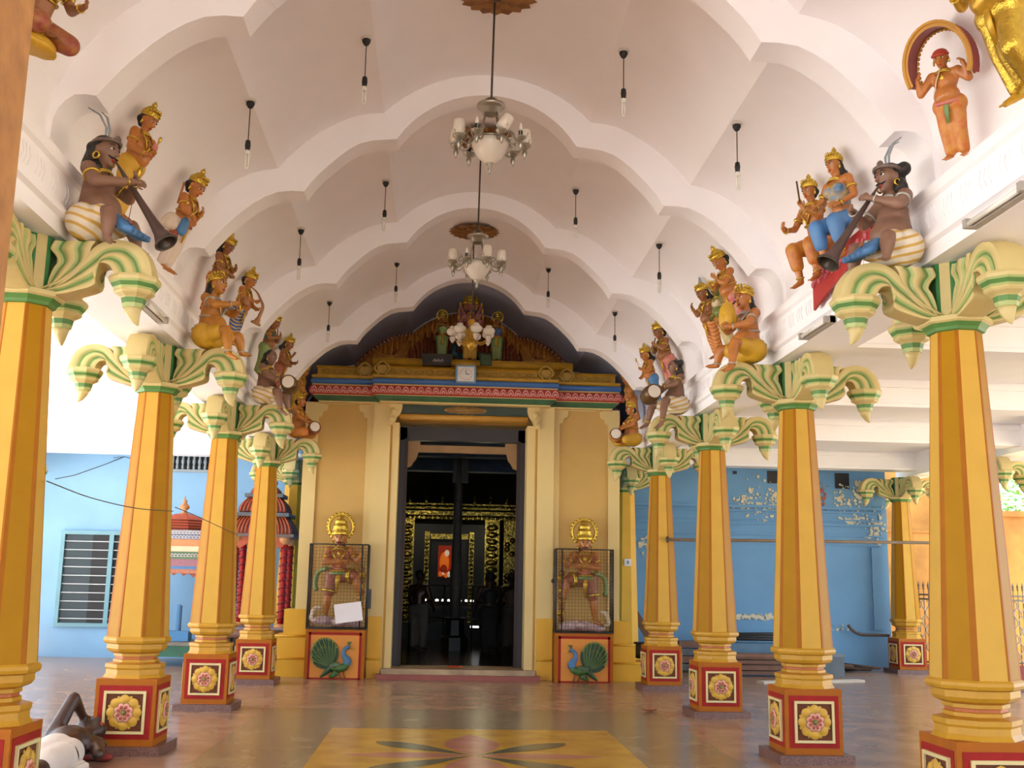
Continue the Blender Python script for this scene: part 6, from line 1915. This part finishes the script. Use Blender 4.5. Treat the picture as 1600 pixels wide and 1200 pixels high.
def palanquin():
    x, y = -3.02, 19.2
    r = thing('tiered_palanquin', 'tall palanquin with a red tiered roof on spiral red posts behind the fourth left pillar', 'palanquin', (x, y, .70))
    for sx in (-.40, .40):
        for sy in (-.35, .35):
            b = MB()
            pts = [(sx, sy, z / 10 * 1.32 + .05) for z in range(11)]
            b.tube(pts, .055, 10, 0)
            b.tube([(sx + .06 * cos(k * .8), sy + .06 * sin(k * .8), .06 + 1.28 * k / 80) for k in range(81)], .014, 5, 1)
            b.lathe([(.06, 1.36), (.1, 1.42), (.11, 1.5), (.08, 1.52)], 10, (sx, sy, 0), 2)
            b.lathe([(.11, .0), (.11, .03), (.06, .06)], 10, (sx, sy, 0), 2)
            b.build('spiral_post', [REDP, mat('dark_red_paint', '#7d1d1a', .5), mat('apricot_finial', '#c98a55')], r)
    MB().box(-.56, .56, -.5, .5, 1.48, 1.53, 0).build('eave_board', [mat('grey_brown_eave', '#6c5d58', .6, var=.3, scale=20)], r)
    tiers = [(.50, .44, .30, .40, 1.53, 1.83), (.42, .36, .26, .20, 1.90, 2.17), (.26, .22, .10, .08, 2.22, 2.42)]
    tiers = [(.52, .46, 1.53, 1.83, .38), (.40, .36, 1.90, 2.16, .25), (.24, .22, 2.21, 2.40, .09)]
    for i, (w0, d0, z0, z1, w1) in enumerate(tiers):
        b = MB()
        n = 7
        prof = [(w0 + (w1 - w0) * (t / n) ** 1.6, z0 + (z1 - z0) * (t / n) ** .75) for t in range(n + 1)]
        b.lathe([(q * 1.414, z) for q, z in prof], 4, (0, 0, 0), 0, pi / 4, False, None, 1, d0 / w0)
        for k in range(int(w0 * 34)):
            xx = -w0 + .03 + k * (2 * w0 - .06) / (int(w0 * 34) - 1)
            f = xx / w0
            b.tube([(f * q, -q * d0 / w0 - .008, z) for q, z in prof], .014, 5, 1)
        b.build('tiled_roof_tier', [mat('maroon_roof', '#6f2c22', .55), mat('orange_roof_tile', '#b5532c', .5, var=.2)], r)
        MB().box(-w1 - .07, w1 + .07, -w1 - .05, w1 + .05, z1 - .005, z1 + .055, 0).build('cornice_band', [mat('slate_cornice_band', '#5d6068', .55, var=.3, scale=20)], r)
    b = MB(); b.lathe([(.1, 2.44), (.05, 2.5), (.07, 2.54), (.0, 2.62)], 10, (0, 0, 0), 0); b.build('roof_finial', [TERRA], r)
    b = MB()
    pts = [(-.4, 1.36)] + [(-.34 + .68 * k / 12, 1.28 + .16 * sin(pi * k / 12)) for k in range(13)] + [(.4, 1.36), (.4, 1.48), (-.4, 1.48)]
    b.prism(pts, .38, .41, lambda a, c, d: (a, -d, c), 0); b.build('arched_valance', [TERRA], r)
palanquin()
pl = thing('palanquin_platform', 'brown stone platform carrying the red tiered palanquin', 'platform', (-3.02, 19.2, 0))
MB().box(-.55, .50, -.52, .5, .60, .70, 0).build('platform_top', [mat('grey_purple_stone', '#8a7f86', .7, var=.2)], pl)
b = MB(); b.tube([(-.6, -.53, .60), (.55, -.53, .60)], .07, 8, 0); b.tube([(.52, -.53, .60), (.52, .5, .60)], .07, 8, 0); b.build('platform_edge', [mat('brown_timber', '#7a5340', .6, var=.3)], pl)
for sx in (-.45, .42):
    for sy in (-.4, .4):
        b = MB(); b.box(sx - .08, sx + .08, sy - .08, sy + .08, 0, .6, 0); b.build('platform_leg', [mat('dark_timber', '#3a2c22', .7)], pl)

# ------------------------------------------------------------------ right aisle clutter
WD = mat('brown_timber', '#7a5340')
rl = thing('horizontal_rail', 'long grey brown horizontal pole tied between the right pillars', 'rail', (3.34, 16.36, 2.18))
b = MB(); b.tube([(0, 0, -.0), (2.0, .35, .035), (4.5, .75, .07)], .024, 8, 0); b.build('pole', [mat('weathered_pole', '#7d6a55', .7, var=.2)], rl)
b = MB(); b.torus((.02, 0, 0), .04, .012, Matrix.Rotation(pi / 2, 3, 'Y'), 0, 12, 6); b.build('pole_binding', [mat('dark_cord', '#40302a')], rl)
bn = thing('blue_bench', 'faded blue bench with a dark rim behind the second and third right pillars', 'bench', (5.85, 20.0, 0))
MB().box(-.75, .75, -.25, .25, .42, .52, 0).build('bench_top', [mat('faded_blue_board', '#5b7f9b', .6, var=.2)], bn)
MB().box(-.68, .68, -.26, -.22, .22, .42, 0).build('bench_front', [mat('faded_blue_board', '#5b7f9b')], bn)
b = MB(); b.tube([(-.78, -.27, .46), (-.62, -.3, .2), (.7, -.3, .2)], .03, 6, 0); b.build('dark_rim', [mat('dark_rubber', '#2f3236', .6)], bn)
for sx in (-.65, .65):
    for sy in (-.2, .2):
        b = MB(); b.box(sx - .04, sx + .04, sy - .04, sy + .04, 0, .42, 0); b.build('bench_leg', [mat('dark_timber', '#3a2c22')], bn)
for i in range(3):
    b = MB(); b.tube([(5.1, 19.95 + .07 * i, .56 + .035 * i + .03), (6.6, 20.0 + .06 * i, .56 + .05 * i + .03)], .03, 6, 0)
    tag_mesh(b, 'steel_pipe', [STEEL], 'dark pipe %s the blue bench' % ('resting lowest on', 'second in the stack on', 'topmost on')[i], 'pipe')
wb2 = thing('timber_chest', 'brown timber chest lying in front of the blue bench', 'chest', (5.75, 19.35, 0))
MB().box(-.75, .78, -.2, .2, .03, .33, 0).build('chest_body', [WD], wb2)
for z in (.10, .2, .28):
    b = MB(); b.tube([(-.75, -.205, z), (.78, -.205, z)], .01, 5, 0); b.build('chest_batten', [mat('dark_timber', '#3a2c22')], wb2)
b = MB(); b.box(-.78, .8, -.22, .22, .33, .37, 0); b.build('chest_lid', [mat('light_timber', '#8f6247', .6, var=.25)], wb2)
gb = thing('grey_block', 'grey blue concrete block beside the second right pillar', 'block', (6.87, 19.5, 0))
MB().box(-.2, .2, -.18, .18, 0, .34, 0).build('block_body', [mat('grey_blue_concrete', '#6c7880', .8, var=.2)], gb)
MB().box(-.21, .21, -.19, .19, .34, .38, 0).build('block_top', [mat('grey_blue_concrete_top', '#7e8a92', .8)], gb)
bd = MB(); bd.box(-.95, 1.0, -.10, .10, 0, .035, 0)
o = bd.build('pale_board', [mat('pale_board_wood', '#cbbfae', .6, var=.15)], None, (6.05, 18.1, 0)); o.rotation_euler = (0, 0, .3); tag(o, 'thin pale board lying on the floor near the timber chest', 'board')
hk = MB(); hk.tube(crom([(7.72, 20.83, .84), (7.80, 20.82, .74), (7.95, 20.80, .67), (8.2, 20.75, .665), (8.46, 20.7, .665)], 6), .028, 8, 0)
tag_mesh(hk, 'bent_pipe', [mat('rusty_pipe', '#584a45', .6, var=.3)], 'bent dark pipe leaning at the blue wall by the corner pillar', 'pipe')
lg = MB()
for i in range(9):
    rd = random.Random(i)
    x0 = 7.25 + rd.uniform(0, .3); z = .04 + .03 * (i // 3)
    lg.tube([(x0, 20.45 + rd.uniform(-.12, .12), z + rd.uniform(0, .05)), (x0 + rd.uniform(.4, .8), 20.5 + rd.uniform(-.12, .12), z)], [rd.uniform(.02, .05), .018], 6, i % 2)
o = lg.build('broken_timber_debris', [mat('charred_timber', '#4a352a', .8, var=.4), mat('dry_bark', '#7a553d', .8, var=.4)]); tag(o, 'heap of broken timber at the foot of the blue wall', 'debris', kind='stuff')
for i, (a, c, lab) in enumerate((((3.30, 20.4, 1.75), (3.62, 20.1, .02), 'brown plank leaning steeply behind the plain right pillar'), ((3.45, 20.6, 1.25), (4.15, 20.2, .02), 'brown plank leaning at a slant behind the fourth right pillar'))):
    b = MB(); a = Vector(a); c = Vector(c)
    u = (a - c).normalized(); w = u.cross(Vector((0, 1, 0))).normalized(); n_ = u.cross(w)
    vs = [p + w * sx * .07 + n_ * sy * .02 for p in (c, a) for sx, sy in ((-1, -1), (1, -1), (1, 1), (-1, 1))]
    b.add(vs, [(0, 1, 2, 3), (4, 7, 6, 5), (0, 4, 5, 1), (1, 5, 6, 2), (2, 6, 7, 3), (3, 7, 4, 0)], 0)
    tag_mesh(b, 'plank', [WD], lab, 'plank')
tk = thing('timber_stack', 'low stack of brown and grey timber between the third and fourth right pillars', 'timber', (4.52, 20.1, 0))
for i in range(4):
    b = MB(); b.box(-.24, .48, -.3 + .02 * i, -.05 + .02 * i, .04 + .13 * i, .15 + .13 * i, 0); b.build('beam_piece', [WD if i % 2 else mat('grey_timber', '#5f6468', .7, var=.3)], tk)
MB().box(-.22, .45, -.3, .1, 0, .04, 0).build('bearer', [mat('dark_timber', '#3a2c22')], tk)
kt = thing('black_pot', 'round black pot wedged between the plain right pillar and the fourth pillar', 'pot', (3.30, 18.33, .325))
MB().lathe([(.05, 0), (.12, .03), (.15, .1), (.13, .18), (.09, .22), (.10, .25)], 16, (0, 0, 0), 0).build('pot_body', [BLACK], kt)
b = MB(); b.torus((0, 0, .25), .10, .012, None, 0, 16, 6); b.build('pot_rim', [BLACK], kt)
lf = MB()
lf.grid([[(.05 * (i - 2) * (1 - abs(j - 2) * .3), .035 * (j - 2), .012 + .006 * ((i + j) % 2) + .01 * abs(i - 2)) for i in range(5)] for j in range(5)], 0, True)
lf.grid([[(.05 * (i - 2) * (1 - abs(j - 2) * .3), .035 * (j - 2), .008 + .006 * ((i + j) % 2) + .01 * abs(i - 2)) for i in range(5)] for j in range(5)], 0, True)
o = lf.build('dry_leaf', [mat('rust_dry_leaf', '#a05a3c', .7)], None, (2.56, 13.6, 0)); tag(o, 'small dry reddish leaf lying on the floor by the third right pillar', 'leaf')

# ------------------------------------------------------------------ fence, garland and greenery outside
fe = thing('spiked_fence', 'iron fence with spear tips and lattice before the ochre wall', 'fence', (9.0, 20.9, .13))
for z in (.05, 1.22, 1.30):
    b = MB(); b.tube([(0, 0, z), (3.2, 0, z)], .018, 6, 0); b.build('fence_rail', [IRON], fe)
for k in range(34):
    x = .06 + k * .093
    b = MB(); b.tube([(x, 0, 0), (x, 0, 1.42)], .009, 6, 0)
    b.lathe([(.012, 1.40), (.024, 1.42), (.014, 1.44), (.026, 1.47), (.010, 1.52), (.001, 1.57)], 6, (x, 0, 0), 0); b.build('spear_bar', [IRON], fe)
b = MB()
for k in range(44):
    x = .08 + k * .0725
    for j in range(7):
        z = .08 + j * .16
        s = 1 if (k + j) % 2 else -1
        b.tube(crom([(x, -.01, z), (x + s * .03, -.01, z + .05), (x + s * .03, -.01, z + .11), (x, -.01, z + .16)], 3), .013, 4, 0)
b.build('lattice', [mat('pale_iron_lattice', '#a79a84', .5, metal=.3)], fe)
ga = MB()
for k in range(16):
    rd = random.Random(k + 9)
    x = 9.8 + k * .16; z = 3.72
    h = rd.uniform(.12, .26)
    for q in (0, 1):
        ga.add([(x + .03 * q, 19.8 + q * .05, z), (x + .05 + .03 * q, 19.8 + q * .05, z - h * .5), (x + .01 + .03 * q, 19.78, z - h), (x - .05, 19.8, z - h * .45)], [(0, 1, 2, 3)], 0)
ga.tube([(9.7, 19.8, 3.73), (12.4, 19.8, 3.73)], .012, 5, 0)
o = ga.build('leaf_garland', [mat('dry_mango_leaf', '#8f6a42', .7, var=.4, scale=30)]); tag(o, 'string of dry leaves hanging under the eave at the right edge', 'garland')
def tree(x, y, z, lab, seed, R):
    r = thing('leafy_tree', lab, 'tree', (x, y, -.2))
    b = MB(); b.tube([(0, 0, 0), (.05, 0, z * .6), (.1, .05, z)], [.12, .09, .05], 8, 0); b.build('trunk', [mat('tree_bark', '#6b5440', .8)], r)
    rd = random.Random(seed)
    b = MB()
    for k in range(900):
        a = rd.uniform(0, 2 * pi); u = rd.uniform(-1, 1); q = R * rd.uniform(.3, 1) ** .5
        c = Vector((q * cos(a) * sqrt(1 - u * u), q * sin(a) * sqrt(1 - u * u), z + q * u * .8))
        d = Vector((rd.gauss(0, 1), rd.gauss(0, 1), rd.gauss(0, .5))).normalized(); e = d.orthogonal().normalized()
        s = rd.uniform(.08, .15)
        b.add([c, c + d * s + e * s * .4, c + d * 2 * s, c + d * s - e * s * .4], [(0, 1, 2, 3)], 0)
    b.build('foliage', [mat('bright_leaf', '#6fa83c', .6, var=.4, scale=3)], r)
tree(13.6, 24.6, 3.9, 'bright leafy tree behind the ochre wall at the right edge', 3, 1.25)
